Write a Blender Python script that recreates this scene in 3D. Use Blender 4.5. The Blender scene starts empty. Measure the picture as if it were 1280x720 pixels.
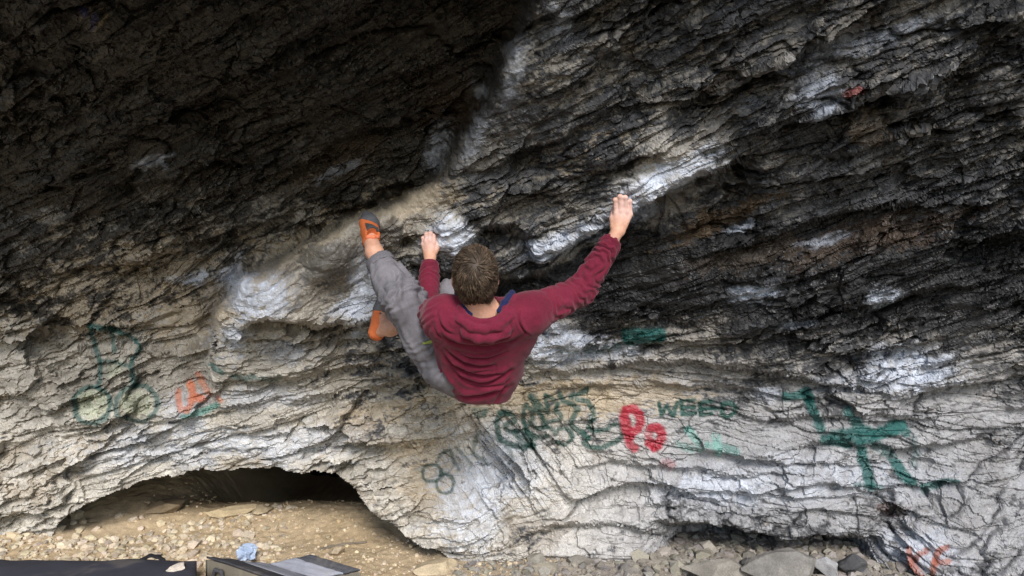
import bpy, math, random
import numpy as np
from mathutils import Vector

# ------------------------------------------------------------------ camera, light, exposure
SC = bpy.context.scene
COL = SC.collection
F, CX, CY, CAMZ = 830.0, 640.0, 360.0, 1.5          # focal length in photo pixels, centre, eye height

cam_data = bpy.data.cameras.new('camera')
cam = bpy.data.objects.new('camera', cam_data)
COL.objects.link(cam)
cam.location = (0, 0, CAMZ)
cam.rotation_euler = (math.radians(90), 0, 0)
cam_data.sensor_width = 36.0
cam_data.lens = 36.0 * F / 1280.0
cam_data.clip_start = 0.05
cam_data.clip_end = 2000
SC.camera = cam

SUN_EL, SUN_AZ = math.radians(36), math.radians(170)   # azimuth clockwise from +Y (behind the camera, to its left)
sun_dir = Vector((math.sin(SUN_AZ) * math.cos(SUN_EL), math.cos(SUN_AZ) * math.cos(SUN_EL), math.sin(SUN_EL)))
world = bpy.data.worlds.new('World')
SC.world = world
world.use_nodes = True
wn = world.node_tree
sky = wn.nodes.new('ShaderNodeTexSky')
sky.sky_type = 'NISHITA'
sky.sun_disc = False
sky.sun_elevation = SUN_EL
sky.sun_rotation = SUN_AZ
bg = wn.nodes['Background']
bg.inputs['Strength'].default_value = 0.125
wn.links.new(sky.outputs[0], bg.inputs[0])

ld = bpy.data.lights.new('sun', 'SUN')
ld.energy = 2.5
ld.angle = math.radians(18)
ld.color = (1.0, 0.95, 0.89)
sun = bpy.data.objects.new('sun', ld)
COL.objects.link(sun)
sun.rotation_euler = sun_dir.to_track_quat('Z', 'Y').to_euler()

SC.view_settings.view_transform = 'Standard'
SC.view_settings.look = 'None'
SC.view_settings.gamma = 1.0
SC.view_settings.exposure = 0.76
SC.render.engine = 'CYCLES'
SC.cycles.max_bounces = 6
SC.cycles.diffuse_bounces = 4
SC.cycles.glossy_bounces = 2

# ------------------------------------------------------------------ helpers
f32 = np.float32

def P(px, py, Y):
    """photo pixel at depth Y -> point in the world"""
    return np.array([(px - CX) / F * Y, Y, CAMZ - (py - CY) / F * Y])

def _h(i, j, k, seed):
    n = (i.astype(np.uint32) * np.uint32(374761393)) ^ (j.astype(np.uint32) * np.uint32(668265263)) \
        ^ (k.astype(np.uint32) * np.uint32(2246822519)) ^ np.uint32((seed * 3266489917) & 0xffffffff)
    n = (n ^ (n >> np.uint32(15))) * np.uint32(2246822507)
    n = (n ^ (n >> np.uint32(13))) * np.uint32(3266489909)
    n = n ^ (n >> np.uint32(16))
    return (n >> np.uint32(8)).astype(f32) * f32(1.0 / 16777216.0)

def h2(i, j, seed=0):
    i = i.astype(np.int64); j = j.astype(np.int64)
    return _h(i, j, np.zeros_like(i), seed)

def vn3(x, y, z, seed=0):
    """value noise, -1..1"""
    xi = np.floor(x); yi = np.floor(y); zi = np.floor(z)
    u = (x - xi).astype(f32); v = (y - yi).astype(f32); w = (z - zi).astype(f32)
    u = u*u*u*(u*(u*6-15)+10); v = v*v*v*(v*(v*6-15)+10); w = w*w*w*(w*(w*6-15)+10)
    xi = xi.astype(np.int64); yi = yi.astype(np.int64); zi = zi.astype(np.int64)
    def c(a, b, d): return _h(xi+a, yi+b, zi+d, seed)
    x00 = c(0,0,0)*(1-u)+c(1,0,0)*u; x10 = c(0,1,0)*(1-u)+c(1,1,0)*u
    x01 = c(0,0,1)*(1-u)+c(1,0,1)*u; x11 = c(0,1,1)*(1-u)+c(1,1,1)*u
    return ((x00*(1-v)+x10*v)*(1-w)+(x01*(1-v)+x11*v)*w)*2-1

def vn2(x, y, seed=0):
    xi = np.floor(x); yi = np.floor(y)
    u = (x - xi).astype(f32); v = (y - yi).astype(f32)
    u = u*u*u*(u*(u*6-15)+10); v = v*v*v*(v*(v*6-15)+10)
    xi = xi.astype(np.int64); yi = yi.astype(np.int64); z = np.zeros_like(xi)
    def c(a, b): return _h(xi+a, yi+b, z, seed)
    return ((c(0,0)*(1-u)+c(1,0)*u)*(1-v)+(c(0,1)*(1-u)+c(1,1)*u)*v)*2-1

def fbm3(x, y, z, octv=4, seed=0, gain=0.5):
    s = 0; a = 1.0; t = 0
    for o in range(octv):
        s = s + a*vn3(x*2**o, y*2**o, z*2**o, seed+o*7); t += a; a *= gain
    return s/t

def fbm2(x, y, octv=4, seed=0, gain=0.5):
    s = 0; a = 1.0; t = 0
    for o in range(octv):
        s = s + a*vn2(x*2**o, y*2**o, seed+o*7); t += a; a *= gain
    return s/t

def sstep(a, b, x):
    t = np.clip((x-a)/(b-a), 0, 1)
    return t*t*(3-2*t)

def np_mesh(name, v, faces, smooth=False, cols=None):
    """mesh from an (n,3) array and an (m,3|4) array of faces; cols = per-vertex rgb"""
    me = bpy.data.meshes.new(name)
    v = np.ascontiguousarray(v, dtype=f32); faces = np.ascontiguousarray(faces, dtype=np.int32)
    m, k = faces.shape
    me.vertices.add(len(v)); me.vertices.foreach_set('co', v.ravel())
    me.loops.add(m*k); me.loops.foreach_set('vertex_index', faces.ravel())
    me.polygons.add(m)
    me.polygons.foreach_set('loop_start', np.arange(0, m*k, k, dtype=np.int32))
    me.polygons.foreach_set('loop_total', np.full(m, k, dtype=np.int32))
    me.update(calc_edges=True)
    me.polygons.foreach_set('use_smooth', np.full(m, bool(smooth)))
    if cols is not None:
        c = np.ones((len(v), 4), f32); c[:, :3] = cols
        at = me.attributes.new('albedo', 'FLOAT_COLOR', 'POINT')
        at.data.foreach_set('color', c.ravel())
    return me

def link(name, me, mat=None, parent=None):
    o = bpy.data.objects.new(name, me)
    COL.objects.link(o)
    if mat: me.materials.append(mat)
    if parent: o.parent = parent
    return o

def tag(o, label=None, cat=None, group=None, kind=None):
    if label: o['label'] = label
    if cat: o['category'] = cat
    if group: o['group'] = group
    if kind: o['kind'] = kind
    return o

def empty(name, loc):
    o = bpy.data.objects.new(name, None)
    o.location = loc
    COL.objects.link(o)
    return o

def mat_attr(name, rough=0.85, spec=0.3, bump=0.0, bscale=200, noise=0.25, nscale=120):
    """albedo from the vertex attribute, broken up by fine procedural noise"""
    m = bpy.data.materials.new(name); m.use_nodes = True
    nt = m.node_tree; b = nt.nodes['Principled BSDF']
    b.inputs['Roughness'].default_value = rough
    b.inputs['Specular IOR Level'].default_value = spec
    a = nt.nodes.new('ShaderNodeAttribute'); a.attribute_name = 'albedo'
    tc = nt.nodes.new('ShaderNodeTexCoord')
    n = nt.nodes.new('ShaderNodeTexNoise'); n.inputs['Scale'].default_value = nscale; n.inputs['Detail'].default_value = 3
    nt.links.new(tc.outputs['Object'], n.inputs['Vector'])
    mr = nt.nodes.new('ShaderNodeMapRange')
    mr.inputs['From Min'].default_value = 0.3; mr.inputs['From Max'].default_value = 0.7
    mr.inputs['To Min'].default_value = 1-noise; mr.inputs['To Max'].default_value = 1+noise
    nt.links.new(n.outputs['Fac'], mr.inputs['Value'])
    mx = nt.nodes.new('ShaderNodeVectorMath'); mx.operation = 'SCALE'
    nt.links.new(a.outputs['Color'], mx.inputs[0]); nt.links.new(mr.outputs[0], mx.inputs['Scale'])
    nt.links.new(mx.outputs[0], b.inputs['Base Color'])
    if bump:
        n2 = nt.nodes.new('ShaderNodeTexNoise'); n2.inputs['Scale'].default_value = bscale; n2.inputs['Detail'].default_value = 4
        nt.links.new(tc.outputs['Object'], n2.inputs['Vector'])
        bp = nt.nodes.new('ShaderNodeBump'); bp.inputs['Strength'].default_value = bump; bp.inputs['Distance'].default_value = 0.004
        nt.links.new(n2.outputs['Fac'], bp.inputs['Height']); nt.links.new(bp.outputs[0], b.inputs['Normal'])
    return m

def mat_plain(name, col, rough=0.7, spec=0.3, noise=0.15, nscale=60, bump=0.1, bscale=300, sss=0.0):
    m = bpy.data.materials.new(name); m.use_nodes = True
    nt = m.node_tree; b = nt.nodes['Principled BSDF']
    b.inputs['Roughness'].default_value = rough
    b.inputs['Specular IOR Level'].default_value = spec
    tc = nt.nodes.new('ShaderNodeTexCoord')
    n = nt.nodes.new('ShaderNodeTexNoise'); n.inputs['Scale'].default_value = nscale; n.inputs['Detail'].default_value = 4
    nt.links.new(tc.outputs['Object'], n.inputs['Vector'])
    cr = nt.nodes.new('ShaderNodeValToRGB')
    cr.color_ramp.elements[0].position = 0.3; cr.color_ramp.elements[1].position = 0.7
    cr.color_ramp.elements[0].color = (*[c*(1-noise) for c in col], 1)
    cr.color_ramp.elements[1].color = (*[min(1, c*(1+noise)) for c in col], 1)
    nt.links.new(n.outputs['Fac'], cr.inputs['Fac']); nt.links.new(cr.outputs[0], b.inputs['Base Color'])
    if sss:
        b.inputs['Subsurface Weight'].default_value = sss
        b.inputs['Subsurface Radius'].default_value = (0.012, 0.004, 0.002)
        b.inputs['Subsurface Scale'].default_value = 0.5
    if bump:
        n2 = nt.nodes.new('ShaderNodeTexNoise'); n2.inputs['Scale'].default_value = bscale; n2.inputs['Detail'].default_value = 3
        nt.links.new(tc.outputs['Object'], n2.inputs['Vector'])
        bp = nt.nodes.new('ShaderNodeBump'); bp.inputs['Strength'].default_value = bump; bp.inputs['Distance'].default_value = 0.004
        nt.links.new(n2.outputs['Fac'], bp.inputs['Height']); nt.links.new(bp.outputs[0], b.inputs['Normal'])
    return m
# ------------------------------------------------------------------ the overhanging rock face
# The relief is surveyed from the photo: (pixel x, pixel y, distance in metres). Two smooth sheets, the dark roof
# on the left and the prow on the right, meet along the arete.
ROOF = [(-150,-150,1.75),(100,-150,1.75),(400,-150,1.85),(700,-150,1.95),(100,0,2.15),(350,0,2.3),(600,0,2.62),(-150,0,2.15),
        (100,120,2.6),(350,120,2.75),(560,120,3.0),(100,220,3.0),(300,220,3.2),(500,215,3.28),(-150,220,3.0),(100,320,3.35),
        (250,330,3.52),(400,290,3.45),(100,420,3.55),(230,420,3.58),(100,520,3.70),(250,520,3.70),(400,520,3.66),(-150,520,3.7),
        (120,605,3.80),(200,592,3.82),(300,585,3.82),(420,595,3.78),(560,690,3.76),(-150,700,3.9),(300,760,3.9),(560,400,3.5),(800,300,3.2),
        (1300,300,3.0),(1300,0,2.3),(1300,600,3.7),(700,560,3.65),(1000,760,3.9)]
PROW = [(400,-150,1.95),(700,-150,1.95),(1000,-150,1.9),(1350,-150,1.9),(640,0,2.28),(760,0,2.25),(950,0,2.22),(1180,0,2.2),(1350,0,2.2),
        (590,150,2.6),(700,150,2.56),(850,150,2.53),(1000,150,2.5),(1180,150,2.5),(1350,150,2.5),(540,240,2.88),(650,250,2.84),(779,262,2.82),(900,240,2.74),
        (1100,260,2.78),(1350,280,2.85),(460,283,3.02),(400,320,3.08),(340,370,3.10),(290,390,3.22),(270,440,3.38),(538,296,2.96),(600,330,3.06),(700,340,3.06),
        (480,385,3.26),(600,420,3.30),(750,400,3.24),(900,380,3.10),(1100,400,3.12),(1350,420,3.2),
        (350,440,3.36),(450,470,3.5),(600,480,3.48),(750,480,3.47),(900,470,3.38),(1100,470,3.30),(1350,500,3.4),
        (300,520,3.66),(450,540,3.62),(600,560,3.60),(750,560,3.62),(900,550,3.58),(1100,550,3.50),(1350,600,3.6),
        (120,605,3.80),(200,592,3.82),(300,585,3.82),(420,595,3.74),(500,640,3.68),(580,650,3.66),(640,690,3.70),
        (700,620,3.60),(850,620,3.57),(1000,620,3.50),(1180,620,3.50),(850,690,3.70),(1000,690,3.72),(1180,690,3.43),(1110,690,3.6),(1350,700,3.4),
        (560,760,3.78),(800,760,3.74),(1000,760,3.76),(1160,760,3.42),(1350,760,3.4),(0,400,3.6),(0,600,3.85)]

def tps_fit(pts, lam=0.02):
    p = np.array(pts, float); x = p[:, :2]/300.0; y = p[:, 2]
    d = np.linalg.norm(x[:, None]-x[None], axis=2)
    K = np.where(d > 0, d*d*np.log(np.maximum(d, 1e-9)), 0)+lam*np.eye(len(x))
    A = np.zeros((len(x)+3, len(x)+3)); Q = np.c_[np.ones(len(x)), x]
    A[:-3, :-3] = K; A[:-3, -3:] = Q; A[-3:, :-3] = Q.T
    w = np.linalg.solve(A, np.r_[y, 0, 0, 0])
    return x, w

def tps_eval(fit, px, py):
    """evaluate on a coarse lattice, then bilinear"""
    x, w = fit
    gx = np.arange(-160, 1361, 8.0); gy = np.arange(-160, 781, 8.0)
    GX, GY = np.meshgrid(gx/300.0, gy/300.0)
    out = w[-3]+w[-2]*GX+w[-1]*GY
    for (cx, cy), wi in zip(x, w[:-3]):
        d2 = (GX-cx)**2+(GY-cy)**2
        out += wi*0.5*d2*np.log(np.maximum(d2, 1e-12))
    fx = np.clip((px+160)/8.0, 0, len(gx)-1.001); fy = np.clip((py+160)/8.0, 0, len(gy)-1.001)
    ix = fx.astype(int); iy = fy.astype(int); u = fx-ix; v = fy-iy
    return (out[iy, ix]*(1-u)+out[iy, ix+1]*u)*(1-v)+(out[iy+1, ix]*(1-u)+out[iy+1, ix+1]*u)*v

def idw(pts, px, py, r=55.0):
    """soft interpolation of scattered values (for stains and painted shade)"""
    gx = np.arange(-40, 1341, 6.0); gy = np.arange(-40, 761, 6.0)
    GX, GY = np.meshgrid(gx, gy)
    num = np.zeros_like(GX); den = np.zeros_like(GX)
    for (x, y, v) in pts:
        w = 1.0/((GX-x)**2+(GY-y)**2+r*r)**2
        num += w*v; den += w
    out = num/den
    fx = np.clip((px+40)/6.0, 0, len(gx)-1.001); fy = np.clip((py+40)/6.0, 0, len(gy)-1.001)
    ix = fx.astype(int); iy = fy.astype(int); u = fx-ix; v = fy-iy
    return ((out[iy, ix]*(1-u)+out[iy, ix+1]*u)*(1-v)+(out[iy+1, ix]*(1-u)+out[iy+1, ix+1]*u)*v).astype(f32)

def poly_dist(px, py, pts, margin):
    """distance (pixels) to a polyline; far away = margin"""
    d = np.full(px.shape, margin, f32)
    p = np.array(pts, float)
    lo = p.min(0)-margin; hi = p.max(0)+margin
    j0 = np.searchsorted(PX, lo[0]); j1 = np.searchsorted(PX, hi[0])
    i0 = np.searchsorted(PY, lo[1]); i1 = np.searchsorted(PY, hi[1])
    sx = px[i0:i1, j0:j1]; sy = py[i0:i1, j0:j1]; dd = d[i0:i1, j0:j1]
    for a, b in zip(p[:-1], p[1:]):
        ab = b-a; L = max(ab@ab, 1e-6)
        t = np.clip(((sx-a[0])*ab[0]+(sy-a[1])*ab[1])/L, 0, 1)
        q = np.hypot(sx-a[0]-t*ab[0], sy-a[1]-t*ab[1])
        np.minimum(dd, q, out=dd)
    return d

STEP = 1.32
PX = np.concatenate([-20-np.cumsum(np.geomspace(1.7, 22, 90))[::-1], np.arange(-20, 1300, STEP), 1300+np.cumsum(np.geomspace(1.7, 22, 90))])
PY = np.concatenate([-12-np.cumsum(np.geomspace(2, 26, 30))[::-1], np.arange(-12, 712, STEP), 712+np.cumsum(np.geomspace(2, 8, 20))])
px, py = np.meshgrid(PX, PY)
NY, NX = px.shape

# wobble so that no drawn edge is a clean curve
wx = px+7*fbm2(px/38, py/38, 4, 3)+2.5*fbm2(px/9, py/9, 3, 4)
wy = py+7*fbm2(px/38, py/38, 4, 5)+2.5*fbm2(px/9, py/9, 3, 6)

def clampd(fit):
    cxp = np.clip(wx, -150, 1350); cyp = np.clip(wy, -150, 770)
    d = tps_eval(fit, cxp, cyp)
    return d*(1-np.clip(-150-py, 0, None)/1100.0)

dR = clampd(tps_fit(ROOF)); dP = clampd(tps_fit(PROW))
# arete: signed distance, >0 on the prow side
AR = np.array([(735,-300),(690,-100),(660,0),(600,120),(545,222),(500,252),(440,272),(370,308),(300,346),(268,390),(260,440),(262,500)], float)
def arete_side():
    """horizontal distance to the arete as x = f(y)"""
    o = np.argsort(AR[:, 1])
    ax = np.interp(wy, AR[o, 1], AR[o, 0])
    # on the flat-lying stretch use the vertical distance as well
    o2 = np.argsort(AR[:, 0])
    ay = np.interp(wx, AR[o2, 0], AR[o2, 1])
    dx = wx-ax; dy = wy-ay
    s = np.where(np.abs(dx) < np.abs(dy), dx, np.sign(dx)*np.abs(dy))
    return s
sd = arete_side()
mP = 1/(1+np.exp(-np.clip(sd/np.where(wy < 230, 7.0, 3.2), -30, 30)))
mP = np.where(wy > 470, np.maximum(mP, sstep(470, 520, wy)), mP)
D = dR*(1-mP)+dP*mP

D = D+0.16*(1-mP)*np.exp(-(sd/13.0)**2)*sstep(180, 260, wy)*sstep(450, 400, wy)+0.06*(1-mP)*np.exp(-(sd/12.0)**2)*sstep(-40, 40, wy)*sstep(260, 200, wy)      # the cleft behind the arete
# ledges and undercuts: lip line, depth of the step below it (m), reach below (px)
LEDGES = [
    ([(678,312),(720,296),(768,270),(830,238),(885,216),(960,190)], .26, 55),
    ([(586,304),(606,286),(640,282),(676,292)], .34, 22),
    ([(500,322),(545,332),(600,345),(650,350),(720,318)], .20, 34),
    ([(288,412),(312,404),(345,400),(400,406),(446,398)], .30, 13),
    ([(385,425),(430,410),(470,388),(520,350),(566,322)], .17, 46),
    ([(300,478),(380,470),(450,455),(520,445)], .08, 30),
    ([(330,505),(420,492),(500,480),(560,470),(640,468)], .09, 40),
    ([(640,470),(720,462),(800,452),(880,452),(1000,470),(1100,486)], .11, 40),
    ([(680,405),(760,408),(830,400),(930,405)], .06, 30),
    ([(470,556),(520,552),(600,548)], .05, 20),
    ([(690,590),(760,575),(840,584),(920,592),(1040,580)], .075, 20),
    ([(700,632),(770,608),(830,604),(870,622),(940,632)], .14, 26),
    ([(625,668),(700,652),(780,655),(860,668),(950,664)], .12, 40),
    ([(800,650),(900,655),(985,672),(1085,673),(1112,660)], .42, 80),
    ([(1090,640),(1115,628),(1150,640)], .10, 14),
    ([(960,562),(1050,547),(1130,560),(1260,548)], .075, 20),
    ([(940,600),(1040,606),(1110,612),(1250,600)], .07, 20),
    ([(930,528),(980,520),(1060,512),(1180,520)], .09, 24),
    ([(980,497),(1060,482),(1130,492),(1280,470)], .09, 22),
    ([(720,640),(820,630),(930,640),(1000,636),(1090,646)], .06, 14),
    ([(860,575),(960,570),(1060,578),(1200,572)], .05, 14),
    ([(690,540),(760,572),(860,572),(940,560)], .03, 12),
    ([(640,486),(760,478),(860,480),(960,484)], .07, 44),
    ([(780,620),(860,612),(980,618),(1060,626)], .05, 12),
    ([(860,330),(940,300),(1040,272),(1180,240)], .10, 40),
    ([(900,420),(1000,392),(1100,372),(1280,340)], .08, 36),
    ([(700,232),(760,205),(800,190),(850,182)], .09, 26),
    ([(560,222),(610,208),(680,180),(760,140),(850,90)], .04, 20),
    ([(820,150),(900,100),(1000,60),(1100,30)], .07, 26),
    ([(900,190),(1000,150),(1100,110),(1280,70)], .07, 26),
    ([(645,32),(680,20),(700,12)], .09, 20),
    ([(100,245),(180,228),(260,200),(340,190)], .07, 30),
    ([(0,350),(130,330),(230,310),(320,275),(420,258)], .08, 30),
    ([(0,430),(90,408),(180,400),(260,370)], .06, 24),
    ([(380,190),(440,168),(500,150),(560,110)], .07, 24),
    ([(200,150),(300,110),(400,60),(520,20)], .08, 34),
    ([(460,240),(500,225),(530,226)], .07, 12),
    ([(1000,210),(1080,178),(1130,160),(1200,150)], .07, 26),
]
for pts, amp, reach in LEDGES:
    p = np.array(pts, float)
    yl = np.interp(wx, p[:, 0], p[:, 1])
    dy = wy-yl
    taper = sstep(p[0, 0], p[0, 0]+0.22*(p[-1, 0]-p[0, 0]), wx)*(1-sstep(p[-1, 0]-0.22*(p[-1, 0]-p[0, 0]), p[-1, 0], wx))
    D = D+amp*taper*np.where(dy > 0, sstep(0, 6, dy)*np.exp(-np.clip(dy, 0, None)/reach), -0.22*np.exp(np.clip(dy, None, 0)/14.0)*(1-sstep(-5, 0, dy)*0.4))
# the rock pillar between the cave and the right-hand wall
D = D-0.10*np.exp(-((wx-585)/42)**2-((wy-650)/40)**2)
D = D-0.09*np.exp(-((wx-568)/22)**4-((wy-300)/24)**4)-0.06*np.exp(-((wx-487)/15)**4-((wy-290)/20)**4)+0.11*np.exp(-((wx-512)/11)**2-((wy-304)/8)**2)-0.05*np.exp(-((wx-800)/46)**2-((wy-236+0.35*(wx-800))/16)**2)
D = D-0.07*np.exp(-((wx-415)/28)**4-((wy-325)/30)**4)
# the smooth bulge under the left foot, the block beside it
D = D-0.13*mP*np.exp(-((wx-325)/62)**2-((wy-385)/52)**2)-0.05*np.exp(-((wx-415)/26)**2-((wy-330)/40)**2)

base = np.stack([(px-CX)/F*D, D, CAMZ-(py-CY)/F*D], -1)
X = base[..., 0]; Y = base[..., 1]; Z = base[..., 2]
du = np.gradient(base, axis=1); dv = np.gradient(base, axis=0)
nrm = np.cross(dv, du)
nrm /= np.linalg.norm(nrm, axis=-1, keepdims=True)+1e-12
ray = np.stack([(px-CX)/F, np.ones_like(px), -(py-CY)/F], -1); ray /= np.linalg.norm(ray, axis=-1, keepdims=True)
nrm = np.where((nrm*ray).sum(-1, keepdims=True) > 0, -nrm, nrm)
dirn = 0.28*nrm-0.72*ray
dirn /= np.linalg.norm(dirn, axis=-1, keepdims=True)

q = 0.8*Z-0.6*Y          # up the overhanging face

def strata(dip, th, seed, blk=5.0, warp=0.35, sk=0.2):
    """layered relief in a frame tilted by dip: returns height (about 0..1), layer tone (0..1)"""
    c, s = math.cos(math.radians(dip)), math.sin(math.radians(dip))
    a = X*c+q*s; w = q*c-X*s
    w1 = w/th+warp*fbm2(a/(th*7), w/(th*4), 3, seed)+0.9*vn2(a/(th*22)+7, w/(th*12), seed+50)
    i = np.floor(w1); f = (w1-i).astype(f32)
    seg = a/(th*blk)+h2(i, i*0, seed+1)*13+0.5*vn2(a/(th*1.3), w/(th*1.1), seed+2)
    j = np.floor(seg); g = (seg-j).astype(f32)
    hb = h2(i, j, seed+3)
    pr = 0.5+0.5*vn2(seg*0.9, i*5.3, seed+4)
    edge = 1-np.exp(-np.minimum(f, (1-f)*2.2)*9)          # rounded top, sharper lower lip
    side = 1-0.5*np.exp(-np.minimum(g, 1-g)*16)
    h = (0.50*hb+0.50*pr)*(0.86+0.14*edge)*(1-sk+sk*side)+0.34*(1-f)*(0.6+0.4*edge)
    return h.astype(f32), hb

def facets(dip, sa, sw, seed):
    """broken angular faces: every cell of an irregular lattice is a tilted plane"""
    c, s = math.cos(math.radians(dip)), math.sin(math.radians(dip))
    a = (X*c+q*s)/sa; w = (q*c-X*s)/sw
    a = a+0.35*fbm2(a*1.7, w*1.7, 3, seed+9); w = w+0.35*fbm2(a*1.7+31, w*1.7, 3, seed+10)
    ia = np.floor(a); iw = np.floor(w)
    d1 = np.full(a.shape, 9.0, f32); d2 = np.full(a.shape, 9.0, f32); hh = np.zeros(a.shape, f32); tn = np.zeros(a.shape, f32)
    for da in (-1, 0, 1):
        for dw in (-1, 0, 1):
            ca = ia+da; cw = iw+dw
            fa = ca+h2(ca, cw, seed); fw = cw+h2(ca, cw, seed+1)
            ra = a-fa; rw = w-fw
            d = (ra*ra+rw*rw).astype(f32)
            hv = (h2(ca, cw, seed+2)-0.5)+(h2(ca, cw, seed+3)-0.5)*0.9*ra-(0.15+0.75*h2(ca, cw, seed+4))*rw*0.8
            nearer = d < d1
            d2 = np.where(nearer, d1, np.minimum(d2, d)); hh = np.where(nearer, hv, hh); tn = np.where(nearer, h2(ca, cw, seed+5), tn); d1 = np.where(nearer, d, d1)
    crack = np.exp(-(np.sqrt(d2)-np.sqrt(d1))*22)
    return (hh-0.07*crack).astype(f32), tn

def blend_strata(frames, th, seed, blk=5.0, warp=0.35):
    H = 0; T = 0
    for dip, wgt in frames:
        h, t = strata(dip, th, seed+int(dip)*3 % 97, blk, warp)
        H = H+h*wgt; T = T+t*wgt
    return H, T

# how the bedding runs: rising to the right above, nearly level low on the right, steep on the pillar
w_steep = np.exp(-((wx-665)/70)**2-((wy-590)/60)**2)*0.95
w_flat = sstep(430, 520, wy-0.10*(wx-900))*sstep(560, 720, wx)
w_up = sstep(560, 700, wx)*(1-sstep(330, 450, wy))+0.8*sstep(420, 250, wy)*(1-sstep(560, 700, wx))
w_mid = np.full_like(px, 0.35)
W = np.stack([w_steep*3, w_flat, w_up, w_mid]); W = W**1.5; W /= W.sum(0)
FR = [(-52, W[0].astype(f32)), (-4, W[1].astype(f32)), (27, W[2].astype(f32)), (13, W[3].astype(f32))]

smooth_zone = np.clip(1.0*np.exp(-((wx-345)/75)**2-((wy-360)/46)**2)+0.6*np.exp(-((wx-430)/45)**2-((wy-320)/45)**2)+0.5*mP*np.exp(-(sd/45)**2)*(wy < 330)+0.6*np.exp(-((wx-800)/90)**2-((wy-515)/30)**2)
                      + 0.5*np.exp(-((wx-650)/60)**2-((wy-110)/90)**2)+0.7*np.exp(-((wx-500)/50)**2-((wy-250)/22)**2)
                      + 0.7*np.exp(-((wx-565)/26)**2-((wy-300)/26)**2)+0.6*np.exp(-((wx-835)/60)**2-((wy-222)/20)**2)
                      + 0.5*np.exp(-((wx-560)/50)**2-((wy-615)/40)**2), 0, 0.85)
rough = (1-smooth_zone).astype(f32)
H1, T1 = blend_strata(FR, 0.19, 11, 4.0, 0.6)
H2, T2 = blend_strata(FR, 0.070, 23, 4.5, 0.55)
Hb, Tb = strata(-3, 0.085, 19, 16.0, 0.6, 0.0)
Hc, Tc = strata(-6, 0.040, 29, 14.0, 0.6, 0.0)
H3, T3 = blend_strata(FR, 0.026, 37, 5.5, 0.5)
H4, T4 = blend_strata(FR, 0.011, 53, 6.5, 0.45)
def blend_facets(sa, sw, seed):
    H = 0; T = 0
    for dip, wgt in FR:
        h, t = facets(dip+8, sa, sw, seed+abs(dip)); H = H+h*wgt; T = T+t*wgt
    return H, T
G1, U1 = blend_facets(0.42, 0.17, 201)
G2, U2 = blend_facets(0.15, 0.055, 221)
G3, U3 = blend_facets(0.055, 0.022, 241)
big = fbm3(X/0.45, Y/0.45, Z/0.45, 4, 71)
fine = fbm3(X/0.05, Y/0.05, Z/0.05, 4, 72)
grit = vn3(X/0.009, Y/0.009, Z/0.009, 73)
patch = fbm2(X/0.45, q/0.28, 3, 74)
lay = 0.10+1.2*sstep(-0.22, 0.30, patch)      # some beds stand out, others are worn smooth
calm = sstep(.10, .45, fbm3(X/0.30+3, Y/0.30, Z/0.22, 3, 75))          # broad faces worn smooth
calm = np.maximum(calm, smooth_zone)
lay = lay*(1-0.75*calm)
fac = (0.35+1.0*sstep(0.30, -0.35, patch))*(1-0.72*W[1])*(1-0.55*calm)
deep = np.exp(-np.abs(fbm2((X*.95+q*.3)/0.55, (q*.95-X*.3)/0.16, 4, 76))*22)*sstep(.0, .4, vn2(X/0.35+3, q/0.2, 77))
pits = sstep(.45, .8, vn3(X/0.05, Y/0.05, Z/0.03, 78))*sstep(0, .5, vn2(X/0.4+8, q/0.3, 79))
disp = (0.115*(H1-0.6)*(1-.45*W[1])+W[1]*(0.060*(Hb-.6)+0.024*(Hc-.6))+(0.046*(H2-0.6)*(1-0.6*W[1])+0.019*(H3-0.6)+0.007*(H4-0.6))*lay+(0.110*G1+0.048*G2+0.018*G3)*fac-0.045*deep-0.016*pits)*rough+0.06*big*(0.35+0.65*rough)+(0.012*fine+0.0022*grit)*(1-.45*calm)
disp = disp*(1-0.8*sstep(1290, 1500, np.abs(px-640)+640))
pos = base+dirn*disp[..., None]

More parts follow.
